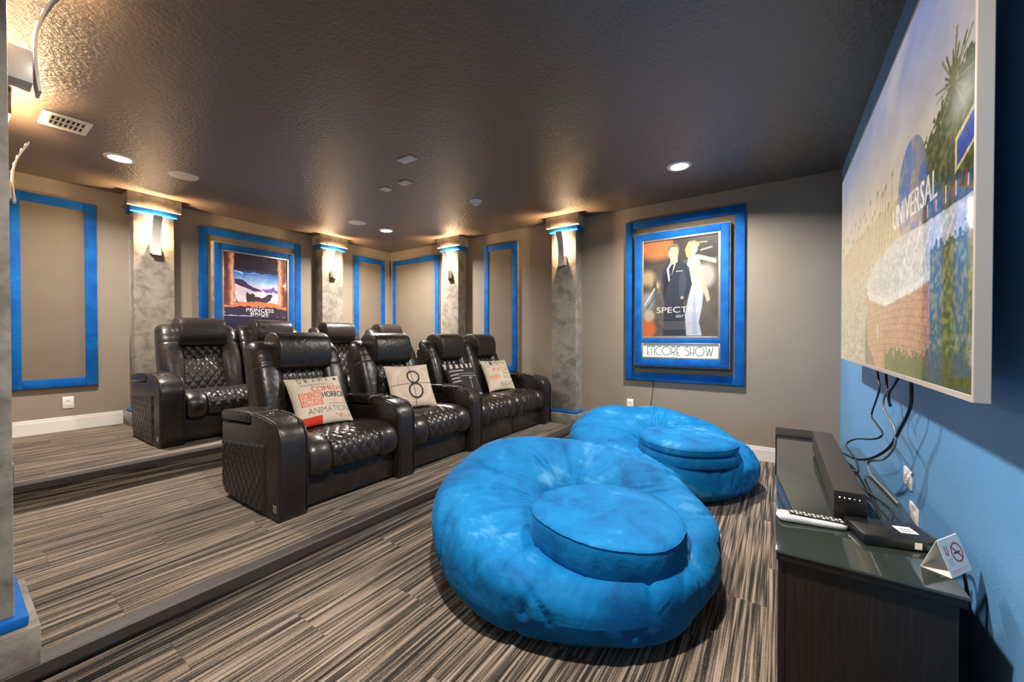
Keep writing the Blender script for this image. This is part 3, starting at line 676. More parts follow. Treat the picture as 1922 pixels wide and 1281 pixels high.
ARM_PROF = [(0.012, 0.0), (0.0, 0.02), (0.0, 0.44)] + [(0.125 - 0.125 * math.cos(math.radians(a)), 0.44 + 0.135 * math.sin(math.radians(a))) for a in range(12, 84, 9)] + [(0.12, 0.577), (0.20, 0.590), (0.30, 0.598), (0.345, 0.598), (0.358, 0.590), (0.362, 0.54), (0.372, 0.530), (0.80, 0.505), (0.805, 0.35), (0.795, 0.12), (0.74, 0.02), (0.70, 0.0)]
LID_PROF = [(0.368, 0.537), (0.364, 0.585), (0.372, 0.602), (0.40, 0.606), (0.60, 0.598), (0.78, 0.580), (0.80, 0.565), (0.803, 0.515)]
def arm_meshes(w):
    d = {}
    d['body'] = prism_mesh('arm', ARM_PROF, 0, w, 0.016, 3)
    d['lid'] = prism_mesh('storage_lid', LID_PROF, -0.003, w + 0.003, 0.012, 3)
    ed = [(-0.003, 0.03), (-0.003, 0.25), (-0.003, 0.44)] + [(0.125 - 0.130 * math.cos(math.radians(a)), 0.44 + 0.140 * math.sin(math.radians(a))) for a in range(15, 86, 14)] + [(0.2, 0.593), (0.33, 0.600)]
    for nm, x in (('pl', 0.010), ('pr', w - 0.010)):
        d[nm] = tube_mesh('piping', [(x, a, b) for a, b in ed], 0.0045, 6, 4)
    d['ring'] = lathe_mesh('cup_holder', [(0.034, 0.0), (0.036, 0.004), (0.044, 0.005), (0.047, 0.002), (0.047, 0), ], 28)
    d['well'] = lathe_mesh('cup_well', [(0, 0.0012), (0.035, 0.0012), (0.035, 0.0)], 24)
    ny, nz = 96, 60
    yy = np.linspace(0.165, 0.785, ny); top = 0.432 - (yy - 0.165) * 0.09; bot = 0.022 + 0.10 * np.clip((yy - 0.70) / 0.09, 0, 1) ** 2
    v = np.linspace(0, 1, nz); Z = bot[:, None] + (top - bot)[:, None] * v[None]; Y = np.repeat(yy[:, None], nz, 1)
    u = (yy - 0.165) / 0.62
    rim = np.clip(np.minimum(np.minimum(u, 1 - u)[:, None] * 0.62, np.minimum(v, 1 - v)[None] * 0.41) / 0.012, 0, 1)
    X = -(quilt(Y / 0.072, Z / 0.105, 0.011)) * rim - 0.001
    P = np.stack([X, Y, Z], -1)
    d['side'] = grid_mesh('side_panel', P, True)
    d['badge'] = bm_mesh('badge', box_bm(-0.002, 0.002, 0.035, 0.075, 0.055, 0.095, 0.001))
    return d
AM = {}
def add_arm(t, x0, w, outer):
    k = round(w, 3)
    if k not in AM: AM[k] = arm_meshes(w)
    d = AM[k]
    a = link('arm', d['body'], LE, t, (x0, 0, 0))
    link('storage_lid', d['lid'], LE, a)
    link('piping', d['pl'], LE, a); link('piping', d['pr'], LE, a)
    link('cup_holder', d['ring'], M['chrome'], a, (w / 2, 0.245, 0.5935), (0.05, 0, 0)); link('cup_well', d['well'], M['black'], a, (w / 2, 0.245, 0.5935), (0.05, 0, 0))
    if outer:
        link('side_panel', d['side'], LE, a); o = link('badge', d['badge'], M['silver'], a); o['label'] = 'small metal badge low on the arm'
    return a
SMESH = {}
def seat_meshes(w):
    d = {}; b = 0.235 * w
    d['frame'] = bm_mesh('footrest_panel', box_bm(0.004, w - 0.004, 0.062, 0.66, 0.02, 0.235, 0.014, 3), True, 40)
    d['sl'] = seat_piece('seat_bolster', 0.004, b, False, 22, 70, 0.022); d['sr'] = seat_piece('seat_bolster', w - b, w - 0.004, False, 22, 70, 0.022)
    d['sc'] = seat_piece('seat_panel', b, w - b, True, 64, 150, 0.016)
    ww = 0.265 * w
    d['wl'] = wing('back_bolster', ww / 2 + 0.006, ww + 0.004, 0); d['wr'] = wing('back_bolster', w - ww / 2 - 0.006, ww + 0.004, 1)
    d['bp'] = back_panel('back_panel', ww - 0.02, w - ww + 0.02)
    d['hr'] = headrest_mesh('headrest', w / 2, 0.60 * w)
    sh = [(0.70, 0.02), (0.66, 0.30), (0.70, 0.50), (0.80, 0.90), (0.87, 0.955), (0.94, 0.95), (0.955, 0.90), (0.86, 0.45), (0.84, 0.02)]
    d['shell'] = prism_mesh('back_shell', sh, 0.02, w - 0.02, 0.02, 3)
    return d
def recliner(label, x0, yf, z, arm_l, w, arm_r, group, outer=False):
    """arm_l / arm_r are widths (0 = none); x0 = left end"""
    t = thing('recliner', label, 'recliner', (x0, yf, z), 0, group)
    if arm_l: add_arm(t, 0, arm_l, outer)
    k = round(w, 3)
    if k not in SMESH: SMESH[k] = seat_meshes(w)
    d = SMESH[k]; L_ = (arm_l, 0, 0)
    for key, n in (('frame', 'footrest_panel'), ('sl', 'seat_bolster'), ('sr', 'seat_bolster'), ('sc', 'seat_panel'), ('wl', 'back_bolster'), ('wr', 'back_bolster'), ('bp', 'back_panel'), ('hr', 'headrest'), ('shell', 'back_shell')):
        link(n, d[key], LE, t, L_)
    if arm_r: add_arm(t, arm_l + w, arm_r, False)
    return t
Y1, Y2 = 2.362, 4.165
G1, G2 = 'dark leather recliners of the front row', 'dark leather recliners of the back row'
recliner('front row dark leather recliner nearest the camera, quilted outer arm', 1.10, Y1, P1, 0.172, 0.69, 0, G1, True)
recliner('front row dark leather recliner second from the camera', 1.964, Y1, P1, 0.15, 0.69, 0, G1)
recliner('front row dark leather recliner third from the camera, left of the end pair', 2.806, Y1, P1, 0.16, 0.61, 0, G1)
recliner('front row dark leather recliner at the far end beside the column', 3.578, Y1, P1, 0, 0.61, 0.16, G1)
recliner('back row dark leather recliner nearest the camera, quilted outer arm', 1.02, Y2, P2, 0.172, 0.68, 0, G2, True)
recliner('back row dark leather recliner in front of the valley poster, second from the camera', 1.876, Y2, P2, 0, 0.68, 0.15, G2)
recliner('back row dark leather recliner third from the camera', 2.712, Y2, P2, 0, 0.68, 0.15, G2)
recliner('back row dark leather recliner at the far corner end', 3.546, Y2, P2, 0, 0.66, 0.15, G2)

# ------------------------------------------------------------------ printed throw pillows
def pillow(label, cv, loc, tilt, yaw, roll=0.0, size=0.42, thick=0.065, back=(206, 190, 166), backmat=None):
    n = cv.w; u = cv.X * 2 - 1; v = cv.Y * 2 - 1
    pinch = lambda a, b: a * (1 - 0.055 * (1 - b * b) )
    X = pinch(u, v) * size / 2; Z = pinch(v, u) * size / 2
    th = thick * (np.clip(1 - np.abs(u) ** 2.6, 0, 1) * np.clip(1 - np.abs(v) ** 2.6, 0, 1)) ** 0.55
    wr = 0.004 * np.sin(9 * u + 4 * v) * np.sin(5 * v - 3 * u) * (th / thick)
    t = thing('throw_pillow', label, 'pillow', loc, 0, 'printed throw pillows on the front row')
    R = Matrix.Rotation(yaw, 4, 'Z') @ Matrix.Rotation(-tilt, 4, 'X') @ Matrix.Rotation(roll, 4, 'Y')
    Pf = np.stack([X, -th - 0.002 + wr, Z + size / 2], -1); Pb = np.stack([X, th + 0.002, Z + size / 2], -1)[::3, ::3]
    mf = cv.mesh('printed_front', Pf); mf.transform(R); link('printed_front', mf, M['linen'], t)
    m = grid_mesh('back_cover', Pb, True); m.transform(R); link('back_cover', m, backmat or LINEN_B, t)
    return t
LINEN_B = simple('linen_back', rgb(196, 178, 152), 0.9, 0.4, 500)
def linen_canvas(bg=(216, 200, 178)):
    c = Canvas(220, 220, 1.0, bg); c.a = c.a * (0.94 + 0.12 * c.noise(60, 60, 4, 2))[..., None]; return c
def pil_genre():
    c = linen_canvas(); K_ = (52, 46, 42); R_ = (206, 62, 34)
    for i, ch in enumerate('DRAMA'): c.text(ch, .17 + .125 * i, .84, .235 + .125 * i, .95, K_)
    st = [(.875 + (.06 if k % 2 == 0 else .024) * math.sin(k * math.pi / 5 + .2), .90 + (.06 if k % 2 == 0 else .024) * math.cos(k * math.pi / 5 + .2)) for k in range(10)]; c.poly(st, K_)
    for k in range(17): c.rect(.17 + .038 * k, .785, .19 + .038 * k, .80, K_); c.rect(.17 + .038 * k, .755, .19 + .038 * k, .768, K_, .6)
    c.text('COMEDY', .34, .625, .96, .735, R_); c.text('COMEDY', .344, .625, .964, .735, R_)
    c.rect(.10, .34, .48, .62, R_, .95); c.rect(.112, .352, .468, .608, (226, 186, 160)); c.text('SCIENCE', .13, .49, .455, .595, R_); c.text('FICTION', .13, .365, .455, .47, R_)
    c.text('HORROR', .50, .47, .97, .60, K_); c.text('HORROR', .506, .47, .976, .60, K_)
    c.text('FANTASY', .60, .37, .97, .44, (224, 140, 118), .9); c.rect(.58, .325, .97, .337, K_)
    c.text('ANIMATION', .18, .175, .95, .29, (128, 122, 116)); c.text('THRILLER', .66, .06, .97, .13, R_); c.rect(.03, .0, .42, .135, R_)
    return c
def pil_eight():
    c = linen_canvas((212, 192, 170)); K_ = (62, 56, 52)
    for r in (.46, .41): c.ell(.5, .5, r, r, (230, 214, 194), .9, 0, (r - .022) / r)
    c.rect(.494, .02, .508, .98, K_); c.rect(.02, .494, .98, .507, K_)
    c.ell(.53, .66, .155, .165, K_, 1, 0, .74); c.ell(.53, .33, .175, .185, K_, 1, 0, .76); return c
def pil_clapper():
    c = linen_canvas((58, 56, 56)); W_ = (212, 202, 188); c.rect(0, .82, 1, 1, W_)
    for k in range(6): c.poly([(.02 + .18 * k, .82), (.11 + .18 * k, .82), (.18 + .18 * k, 1), (.09 + .18 * k, 1)], (48, 46, 46))
    for y in (.72, .60, .50, .40): c.rect(.05, y, .05 + (.45 if y > .7 else .24), y + .035, W_, .85)
    c.rect(.32, .545, .93, .56, W_); c.rect(.32, .62, .93, .632, W_, .8); c.rect(.60, .04, .615, .54, W_); c.rect(.90, .25, .915, .62, W_, .9); c.rect(.62, .47, .72, .50, W_); c.rect(.60, .02, .95, .05, W_); return c
def pil_popcorn():
    c = linen_canvas((222, 206, 182)); K_ = (72, 62, 54); R_ = (208, 78, 52)
    for i, ch in enumerate('CINEMA'): c.text(ch, .12 + .13 * i, .80, .21 + .13 * i, .95, K_, .85)
    for k in range(14): c.rect(.08 + .06 * k, .735, .10 + .06 * k, .76, K_, .7)
    c.text('POPCORN', .26, .57, .94, .69, R_); c.text('MOVIE', .62, .45, .92, .53, K_, .8); c.text('SHOW', .58, .31, .94, .40, K_, .7); c.ell(.28, .40, .20, .08, (222, 150, 110), .7, .4); c.rect(.10, .29, .50, .305, (220, 140, 90), .8)
    c.text('NIGHT', .42, .08, .92, .22, K_, .8); return c
SEATZ = P1 + 0.436
pillow('cream pillow printed with film genre words in red and black', pil_genre(), (1.615, 2.745, SEATZ - 0.005), math.radians(36), math.radians(-4), 0, 0.41)
pillow('beige pillow printed with a large countdown number eight', pil_eight(), (2.43, 2.70, SEATZ + 0.002), math.radians(30), math.radians(-16), math.radians(0), 0.43)
pillow('charcoal pillow printed as a film clapper board', pil_clapper(), (3.245, 2.76, SEATZ - 0.005), math.radians(32), math.radians(-8), 0, 0.41)
pillow('cream pillow with popcorn lettering on the far end seat', pil_popcorn(), (3.86, 2.76, SEATZ - 0.005), math.radians(30), math.radians(-14), 0, 0.41)

# ------------------------------------------------------------------ big round floor poufs with ottomans
def pouf(label, cx, cy, R, seed, rzv):
    nphi, npsi = 300, 72
    ph = np.linspace(0, 2 * np.pi, nphi, endpoint=False); ps = np.linspace(0, 2 * np.pi, npsi, endpoint=False)
    o = np.array([-0.15, -0.20]); rh = 0.16; b_ = ph - math.atan2(0.80, 0.60)
    ex, ey = np.cos(ph), np.sin(ph); eo = ex * o[0] + ey * o[1]
    q = eo ** 2 - o @ o + rh ** 2
    # distance to the dimple: smooth, never below a small value
    din = np.maximum(eo, -0.04) * 0.9 + rh * 0.9
    Ro = R * (1 + 0.012 * np.sin(3 * ph + seed) + 0.01 * np.sin(5 * ph + 2 * seed))
    h = 0.295 + 0.235 * (0.5 + 0.5 * np.cos(b_)) ** 1.15 + 0.012 * np.sin(4 * ph + seed)
    a = (Ro - din) / 2; m = (Ro + din) / 2
    c_, s_ = np.cos(ps), np.sin(ps); ce = np.sign(c_) * np.abs(c_) ** 0.86; se = np.sign(s_) * np.abs(s_) ** 0.78
    rad = m[:, None] + a[:, None] * ce[None]
    z = h[:, None] * (0.5 + 0.5 * se[None])
    # crest leans outward, slope runs down to the dimple
    k = (rad - din[:, None]) / (2 * a[:, None]); top = se[None] > 0
    z = np.where(top, z * (0.80 + 0.28 * np.clip(k, 0, 1) ** 1.0) , z)
    # flat underside resting on the floor
    z = np.maximum(z, 0.001)
    # fabric folds: gathered radial creases on the crest and the outside, a seam every sixth of a turn
    rr = np.random.default_rng(seed); f = np.zeros((nphi, npsi))
    for _ in range(80):
        p0 = rr.uniform(0, 2 * np.pi); wd = rr.uniform(0.012, 0.024); q0 = rr.uniform(-0.2, 2.2); ql = rr.uniform(0.25, 0.6); sk = rr.uniform(-0.25, 0.25)
        dp = np.angle(np.exp(1j * (ph[:, None] - p0 - sk * (ps[None] - q0)))); dq = np.angle(np.exp(1j * (ps[None] - q0)))
        f -= rr.uniform(0.008, 0.022) * np.exp(-(dp / wd) ** 2) * np.exp(-(dq / ql) ** 2)
    for j in range(6):
        p0 = seed * 0.4 + j * np.pi / 3; dp = np.angle(np.exp(1j * (ph[:, None] - p0))); f -= 0.012 * np.exp(-(dp / 0.018) ** 2) * (se[None] > -0.8)
    f += 0.010 * np.sin(7 * ph[:, None] + 3 * ps[None]) * np.sin(3 * ps[None] + seed)
    f = f * (z > 0.03)
    rad = rad + f * ce[None]; z = np.maximum(z + f * se[None], 0.001)
    P = np.stack([ex[:, None] * rad, ey[:, None] * rad, z], -1)
    P = np.concatenate([P, P[:, :1]], 1)
    t = thing('floor_pouf', label, 'pouf', (cx, cy, 0), rzv, 'round blue floor poufs')
    link('ring_cushion', grid_mesh('ring_cushion', P, True, True), M['pouf'], t)
    # dish cushion that closes the middle
    nr = 16; rr_ = np.linspace(0, 1, nr); dz = 0.20 + 0.02 * rr_ ** 2
    Pd = np.stack([ex[:, None] * (din + 0.05)[:, None] * rr_[None], ey[:, None] * (din + 0.05)[:, None] * rr_[None], np.repeat(dz[None], nphi, 0)], -1)
    link('seat_cushion', grid_mesh('seat_cushion', Pd, True, True), M['pouf'], t)
    return t
def ottoman(label, cx, cy, z0, R, H, seed, crease, tx, ty):
    nphi = 140; ph = np.linspace(0, 2 * np.pi, nphi, endpoint=False)
    if crease: prof = [(0, 0.0), (0.6, -0.005), (0.90, 0.0), (0.985, 0.05), (1.0, 0.16), (1.0, 0.30), (0.985, 0.42), (0.93, 0.49), (0.93, 0.52), (0.975, 0.57), (0.985, 0.68), (0.975, 0.82), (0.93, 0.93), (0.85, 0.985), (0.6, 1.05), (0.3, 1.08), (0, 1.09)]
    else: prof = [(0, 0.0), (0.6, -0.005), (0.92, 0.0), (0.985, 0.04), (0.99, 0.06), (1.0, 0.25), (1.005, 0.5), (1.0, 0.75), (0.985, 0.90), (0.985, 0.93), (0.955, 0.955), (0.85, 1.02), (0.6, 1.10), (0.3, 1.14), (0, 1.15)]
    pf = resample(catmull(prof, 6), 60); P = np.zeros((nphi, 60, 3))
    wob = 1 + 0.014 * np.sin(3 * ph + seed) + 0.008 * np.sin(7 * ph + seed * 2)
    rr = np.random.default_rng(seed); g = np.zeros((nphi, 60)); s = np.linspace(0, 1, 60)
    for _ in range(26):
        p0, q0 = rr.uniform(0, 2 * np.pi), rr.uniform(0.35, 0.8); dp = np.angle(np.exp(1j * (ph[:, None] - p0))); g -= rr.uniform(0.002, 0.006) * np.exp(-(dp / rr.uniform(0.02, 0.06)) ** 2) * np.exp(-((s[None] - q0) / 0.12) ** 2)
    rad = (pf[:, 0] * R)[None] * wob[:, None] + g * np.clip(pf[:, 0] / 0.3, 0, 1)[None]
    P[..., 0] = np.cos(ph)[:, None] * rad; P[..., 1] = np.sin(ph)[:, None] * rad; P[..., 2] = (pf[:, 1] * H)[None] + 0.006 * np.sin(2 * ph + seed)[:, None] * pf[:, 0][None] ** 2
    t = thing('ottoman_cushion', label, 'ottoman', (cx, cy, z0), 0, 'round blue ottoman cushions'); t.rotation_euler = (tx, ty, 0)
    link('cushion', grid_mesh('cushion', P, True, True), M['pouf'], t)
    e = int(np.argmin(np.abs(pf[:, 0] - 0.985) + np.abs(pf[:, 1] - (0.92 if not crease else 0.82))))
    link('seam_piping', tube_mesh('seam_piping', np.vstack([P[:, e], P[:1, e]]), 0.0035, 6, 0), M['pouf'], t)
    return t
pouf('blue microsuede pouf nearest the camera', 2.02, 0.978, 0.78, 3, 0.0)
pouf('blue microsuede pouf by the poster wall', 3.67, 0.90, 0.775, 8, 0.0)
ottoman('round blue ottoman on the pouf nearest the camera', 1.785, 0.675, 0.262, 0.355, 0.145, 2, False, 0.03, 0.02)
ottoman('creased round blue ottoman on the pouf by the poster wall', 3.40, 0.610, 0.265, 0.375, 0.17, 5, True, 0.02, 0.02)

# ------------------------------------------------------------------ wall mounted screen
def screen_canvas():
    c = Canvas(640, 350, 0.55, (190, 190, 200)); Y = c.Y[..., None]; n = c.noise(5, 4, 11, 5)[..., None]; X = c.X[..., None]
    up, lo = np.array([130, 142, 190.]), np.array([246, 212, 158.]); k = np.clip((Y - .45) / .5, 0, 1); c.a = lo * (1 - k) + up * k
    c.a = c.a * (1 - .55 * np.clip((n - .5) * 3, 0, 1) * k) + np.array([240, 216, 190.]) * .55 * np.clip((n - .5) * 3, 0, 1) * k
    # far shore, hazy trees and water
    c.put(((c.Y < .56 - .12 * abs(c.X - .35) + .04 * c.noise(30, 2, 3)) & (c.Y > .38)).astype(float), (188, 160, 122), .85)
    for k_ in range(26):
        x = .03 + k_ * .0245; hh = .10 + .05 * math.sin(k_ * 2.3); c.line(x, .42, x + .003, .50 + hh, .0016, (120, 100, 72), .8)
        for q in range(7): a = q * math.pi / 6; c.line(x + .003, .50 + hh, x + .003 + .012 * math.cos(a), .50 + hh + .022 * math.sin(a) - .005, .0022, (104, 98, 64), .8)
    c.put((c.Y < .40).astype(float), (176, 160, 132)); w_ = c.noise(90, 140, 8, 2); c.put((c.Y < .40) * np.clip((w_ - .42) * 4, 0, 1), (210, 192, 160), .7); c.put((c.Y < .40) * np.clip((.50 - w_) * 4, 0, 1), (132, 122, 104), .6)
    # shrubs and people at the right, banner
    f = c.noise(130, 80, 21, 3); c.put(((c.Y < .60 + .10 * (c.X - .84) / .16 + .10 * (f - .5)) & (c.X > .83 - .05 * (.6 - c.Y)) & (c.Y > .36)).astype(float), (70, 76, 44)); c.put(((c.X > .84) & (c.Y > .36) & (c.Y < .6)) * np.clip((f - .42) * 4, 0, 1), (120, 116, 66), .8)
    c.poly([(.945, .455), (1, .485), (1, .56), (.945, .53)], (226, 206, 130)); c.poly([(.95, .465), (1, .495), (1, .55), (.95, .52)], (66, 84, 168))
    for k_ in range(30): x = .80 + k_ * .0068; c.line(x, .41, x, .432 + .008 * (k_ % 3), .0016, [(40, 60, 110), (190, 60, 50), (230, 226, 220), (60, 120, 170), (120, 90, 60)][k_ % 5])
    # palm
    c.line(.935, .40, .938, .66, .004, (96, 84, 62))
    for q in range(26):
        a = math.radians(-50 + q * 11); L_ = .05 + .02 * math.sin(q * 1.7)
        c.line(.938, .655, .938 + L_ * math.cos(a), .655 + L_ * 1.7 * math.sin(a) - .01, .0028, (92, 96, 52) if q % 2 else (128, 122, 70))
    # plain globe with lettering
    c.ell(.765, .525, .078, .142, (86, 112, 176)); g = c.noise(22, 14, 31, 3); d = ((c.X - .765) / .078) ** 2 + ((c.Y - .525) / .142) ** 2
    c.put((d < 1) * np.clip((g - .42) * 5, 0, 1), (176, 156, 132)); c.put((d < 1) * np.clip((c.X - .76) / .08, 0, 1), (50, 72, 140), .5)
    c.text('UNIVERSAL', .655, .455, .885, .525, (236, 232, 222), 1, -.06); c.text('UNIVERSAL', .657, .455, .887, .525, (236, 232, 222), 1, -.06)
    # round basin: rim, spray, brick drum
    c.poly([(.40, .33), (.50, .39), (.68, .42), (.84, .40), (1, .39), (1, .28), (.80, .24), (.60, .22), (.45, .26)], (206, 200, 196)); s_ = c.noise(150, 90, 41, 2); c.put(c.inpoly([(.45, .30), (.6, .38), (.84, .37), (1, .36), (1, .30), (.7, .26)]) * np.clip((s_ - .4) * 4, 0, 1), (150, 160, 176), .55)
    for q in range(9): c.line(.52 + q * .05, .30, .56 + q * .05, .44 - .01 * q, .002, (236, 234, 230), .8)
    c.poly([(.41, .30), (.45, .26), (.60, .215), (.80, .235), (1, .275), (1, .0), (.50, .0), (.44, .08)], (186, 136, 98))
    yy = (c.Y + .10 * (c.X - .65) ** 2 * 4); br = ((yy * 46) % 1 < .14) | (((c.X * 38 + (np.floor(yy * 46) % 2) * .5) % 1) < .06)
    c.put(c.inpoly([(.41, .30), (.45, .26), (.60, .215), (.80, .235), (1, .275), (1, .0), (.50, .0), (.44, .08)]) * br, (150, 104, 74), .8)
    c.poly([(.41, .30), (.45, .265), (.60, .22), (.80, .24), (1, .28), (1, .30), (.80, .262), (.60, .245), (.45, .29)], (228, 222, 214)); c.poly([(.41, .22), (.44, .08), (.52, 0), (.40, 0)], (116, 100, 72)); c.ell(.535, .13, .012, .028, (196, 178, 150))
    c.put(((c.X > .86) & (c.Y < .33 + .06 * (f - .5))).astype(float), (88, 98, 40)); c.put(((c.X > .86) & (c.Y < .31)) * np.clip((f - .40) * 4, 0, 1), (150, 142, 60), .9); c.put(((c.X > .60) & (c.Y < .06 + .08 * (f - .4))).astype(float), (96, 96, 44))
    g1 = c.noise(180, 110, 77, 2)[..., None]; g2 = c.noise(24, 16, 78, 4)[..., None]
    low = (c.Y < .56)[..., None]
    c.a = c.a * np.where(low, 0.72 + 0.36 * g1 + 0.20 * g2, 0.93 + 0.14 * g2)
    hz = (np.clip(1.05 - c.X * 1.15, 0, .46) * np.clip(1.25 - np.abs(c.Y - .45) * 1.4, 0, 1))[..., None]  # cream haze, then a soft white glow, painted into the picture's colours
    c.a = c.a * (1 - hz) + np.array([236, 216, 180.]) * hz
    gl = np.exp(-(((c.X - .97) / .05) ** 2 + ((c.Y - .60) / .06) ** 2))[..., None]; c.a = c.a * (1 - .7 * gl) + np.array([250, 246, 238.]) * .7 * gl
    return c
TX0, TX1, TZ0, TZ1, TY = 1.30, 3.52, 1.08, 2.29, -0.36
t = thing('wall_screen', 'very large silver edged screen showing a park with a globe on the blue wall', 'television', ((TX0 + TX1) / 2, TY, TZ0))
hw, hh = (TX1 - TX0) / 2, TZ1 - TZ0
box('housing', -hw + 0.008, hw - 0.008, -0.026, -0.003, 0.008, hh - 0.008, M['tvframe'], t)
for (a, b, c_, d) in ((-hw, -hw + 0.010, 0, hh), (hw - 0.010, hw, 0, hh), (-hw + 0.010, hw - 0.010, hh - 0.010, hh), (-hw + 0.010, hw - 0.010, 0, 0.016)):
    link('bezel', bm_mesh('bezel', box_bm(a, b, -0.028, 0.0, c_, d, 0.0015)), M['tvframe'], t)
cv = screen_canvas()
link('display', cv.mesh('display', plane_pts(cv, (hw - 0.010, -0.002, 0.016), (-2 * hw + 0.020, 0, 0), (0, 0, hh - 0.026))), M['screen'], t)
box('electronics_housing', -hw + 0.35, hw - 0.35, -0.062, -0.026, 0.10, 0.80, M['black'], t, 0.006)
box('wall_bracket', -0.35, 0.35, YB - TY, -0.062, 0.35, 0.75, M['black'], t)

# ------------------------------------------------------------------ media console, glass top and what stands on it
t = thing('media_console', 'dark espresso wood media console below the screen', 'cabinet', (1.40, 0, 0))
CL, CDp, CH = 1.54, 0.385, 0.588
box('top_board', 0, CL, -CDp, 0, CH - 0.022, CH, M['wood'], t, 0.002)
for x in (0.010, CL - 0.028): box('side_panel', x, x + 0.018, -CDp + 0.012, -0.022, 0.0, CH - 0.022, M['wood'], t, 0.002)
box('back_panel', 0.028, CL - 0.028, -CDp + 0.012, -CDp + 0.022, 0.04, CH - 0.022, M['wood'], t)
box('bottom_board', 0.028, CL - 0.028, -CDp + 0.022, -0.024, 0.05, 0.068, M['wood'], t)
box('centre_shelf', 0.028, CL - 0.028, -CDp + 0.022, -0.03, 0.30, 0.316, M['wood'], t)
for k in range(3):
    a = 0.012 + k * (CL - 0.024) / 3; b = a + (CL - 0.024) / 3 - 0.004
    d = box('door', a, b, -0.022, -0.004, 0.05, CH - 0.026, M['wood'], t, 0.002)
tag(box('glass_top', 1.397, 2.943, -0.388, 0.003, CH + 0.001, CH + 0.009, M['glass'], None, 0.0015), 'clear green edged glass sheet lying on the media console', 'glass top')
GZ = CH + 0.0095
# soundbar
t = thing('soundbar', 'long black soundbar lying along the glass top', 'soundbar', (1.74, -0.205, GZ), math.radians(0))
box('body', 0, 1.02, -0.043, 0.043, 0.004, 0.104, M['mesh'], t, 0.006)
box('end_cap', -0.006, 0.0, -0.043, 0.043, 0.004, 0.104, M['black'], t, 0.003)
for k, (sy, sz) in enumerate(((0.004, 0.004), (0.002, 0.005), (0.005, 0.003), (0.004, 0.0012), (0.002, 0.004))): box('indicator', -0.0068, -0.006, 0.028 - k * 0.013 - sy / 2, 0.028 - k * 0.013 + sy / 2, 0.083 - sz / 2, 0.083 + sz / 2, M['ledtiny'], t)
for x in (0.08, 0.94): box('foot', x - 0.03, x + 0.03, -0.03, 0.03, 0, 0.005, M['black'], t)
# subwoofer on the floor by the far wall
t = thing('subwoofer', 'dark boxy subwoofer on the floor beyond the console', 'speaker', (4.12, -0.335, 0))
box('cabinet', 0.0, 0.30, 0.0, 0.35, 0.015, 0.385, M['black'], t, 0.006); box('grille', -0.006, 0.0, 0.02, 0.33, 0.05, 0.36, M['mesh'], t, 0.002)
for x in (0.03, 0.27):
    for y in (0.03, 0.32): link('foot', lathe_mesh('foot', [(0, 0), (0.014, 0), (0.016, 0.016)], 12), M['black'], t, (x, y, 0))
# remote control
t = thing('remote_control', 'white remote control with black keypad on the glass top', 'remote', (1.655, -0.095, GZ), math.radians(281))
def remote_body():
    s = np.linspace(0, 1, 30); w_ = 0.021 + 0.010 * np.abs(2 * s - 1) ** 2.0 * (s < .5) + 0.002 * (s >= .5); w_ = w_ * np.sqrt(np.clip(1 - (2 * s - 1) ** 8, 0.0, 1)) + 0.0005
    hgt = 0.011 + 0.006 * (1 - s); a = np.linspace(0, 2 * np.pi, 20, endpoint=False); P = np.zeros((20, 30, 3))
    cx = np.sign(np.cos(a)) * np.abs(np.cos(a)) ** .7; cz = np.sign(np.sin(a)) * np.abs(np.sin(a)) ** .8
    P[..., 0] = (s - .5)[None] * 0.20; P[..., 1] = cx[:, None] * w_[None]; P[..., 2] = hgt[None] * 0.95 + cz[:, None] * hgt[None] * .95 * np.sqrt(np.clip(1 - (2 * s - 1) ** 10, 0.01, 1))[None]
    return grid_mesh('shell', P, True, True, True)
link('shell', remote_body(), M['plate'], t)
kp = link('keypad', bm_mesh('keypad', box_bm(-0.065, 0.092, -0.016, 0.016, 0.0245, 0.0285, 0.001)), M['black'], t, None, (0, 0.055, 0))
for i in range(12):
    for j in range(3): box('button', -0.058 + i * 0.0122, -0.051 + i * 0.0122, -0.012 + j * 0.0095, -0.006 + j * 0.0095, 0.0285, 0.0305, M['plate'] if (i + j) % 2 else M['silver'], kp)
box('power_button', -0.064, -0.060, -0.010, 0.010, 0.0285, 0.031, simple('red_button', rgb(170, 30, 30), 0.4, 0.02), kp)
# set-top box
t = thing('set_top_box', 'flat black set-top box with a white sticker', 'media box', (1.665, -0.29, GZ), math.radians(16))
box('case', -0.066, 0.066, -0.092, 0.092, 0.003, 0.034, M['black'], t, 0.004)
st_ = box('sticker', -0.022, 0.026, -0.062, -0.018, 0.034, 0.0345, M['plate'], t)
for k in range(2): box('print_line', -0.010 + k * 0.014, -0.006 + k * 0.014, -0.056, -0.024, 0.0345, 0.0347, M['slot'], st_)
box('front_tag', -0.0665, -0.066, -0.045, -0.028, 0.008, 0.027, M['plate'], t); box('status_window', -0.0665, -0.066, -0.085, -0.055, 0.010, 0.024, simple('display_window', rgb(20, 60, 70), 0.15, 0.02), t)
for x in (-0.05, 0.05):
    for y in (-0.07, 0.07): box('foot', x - 0.008, x + 0.008, y - 0.008, y + 0.008, 0, 0.003, M['black'], t)
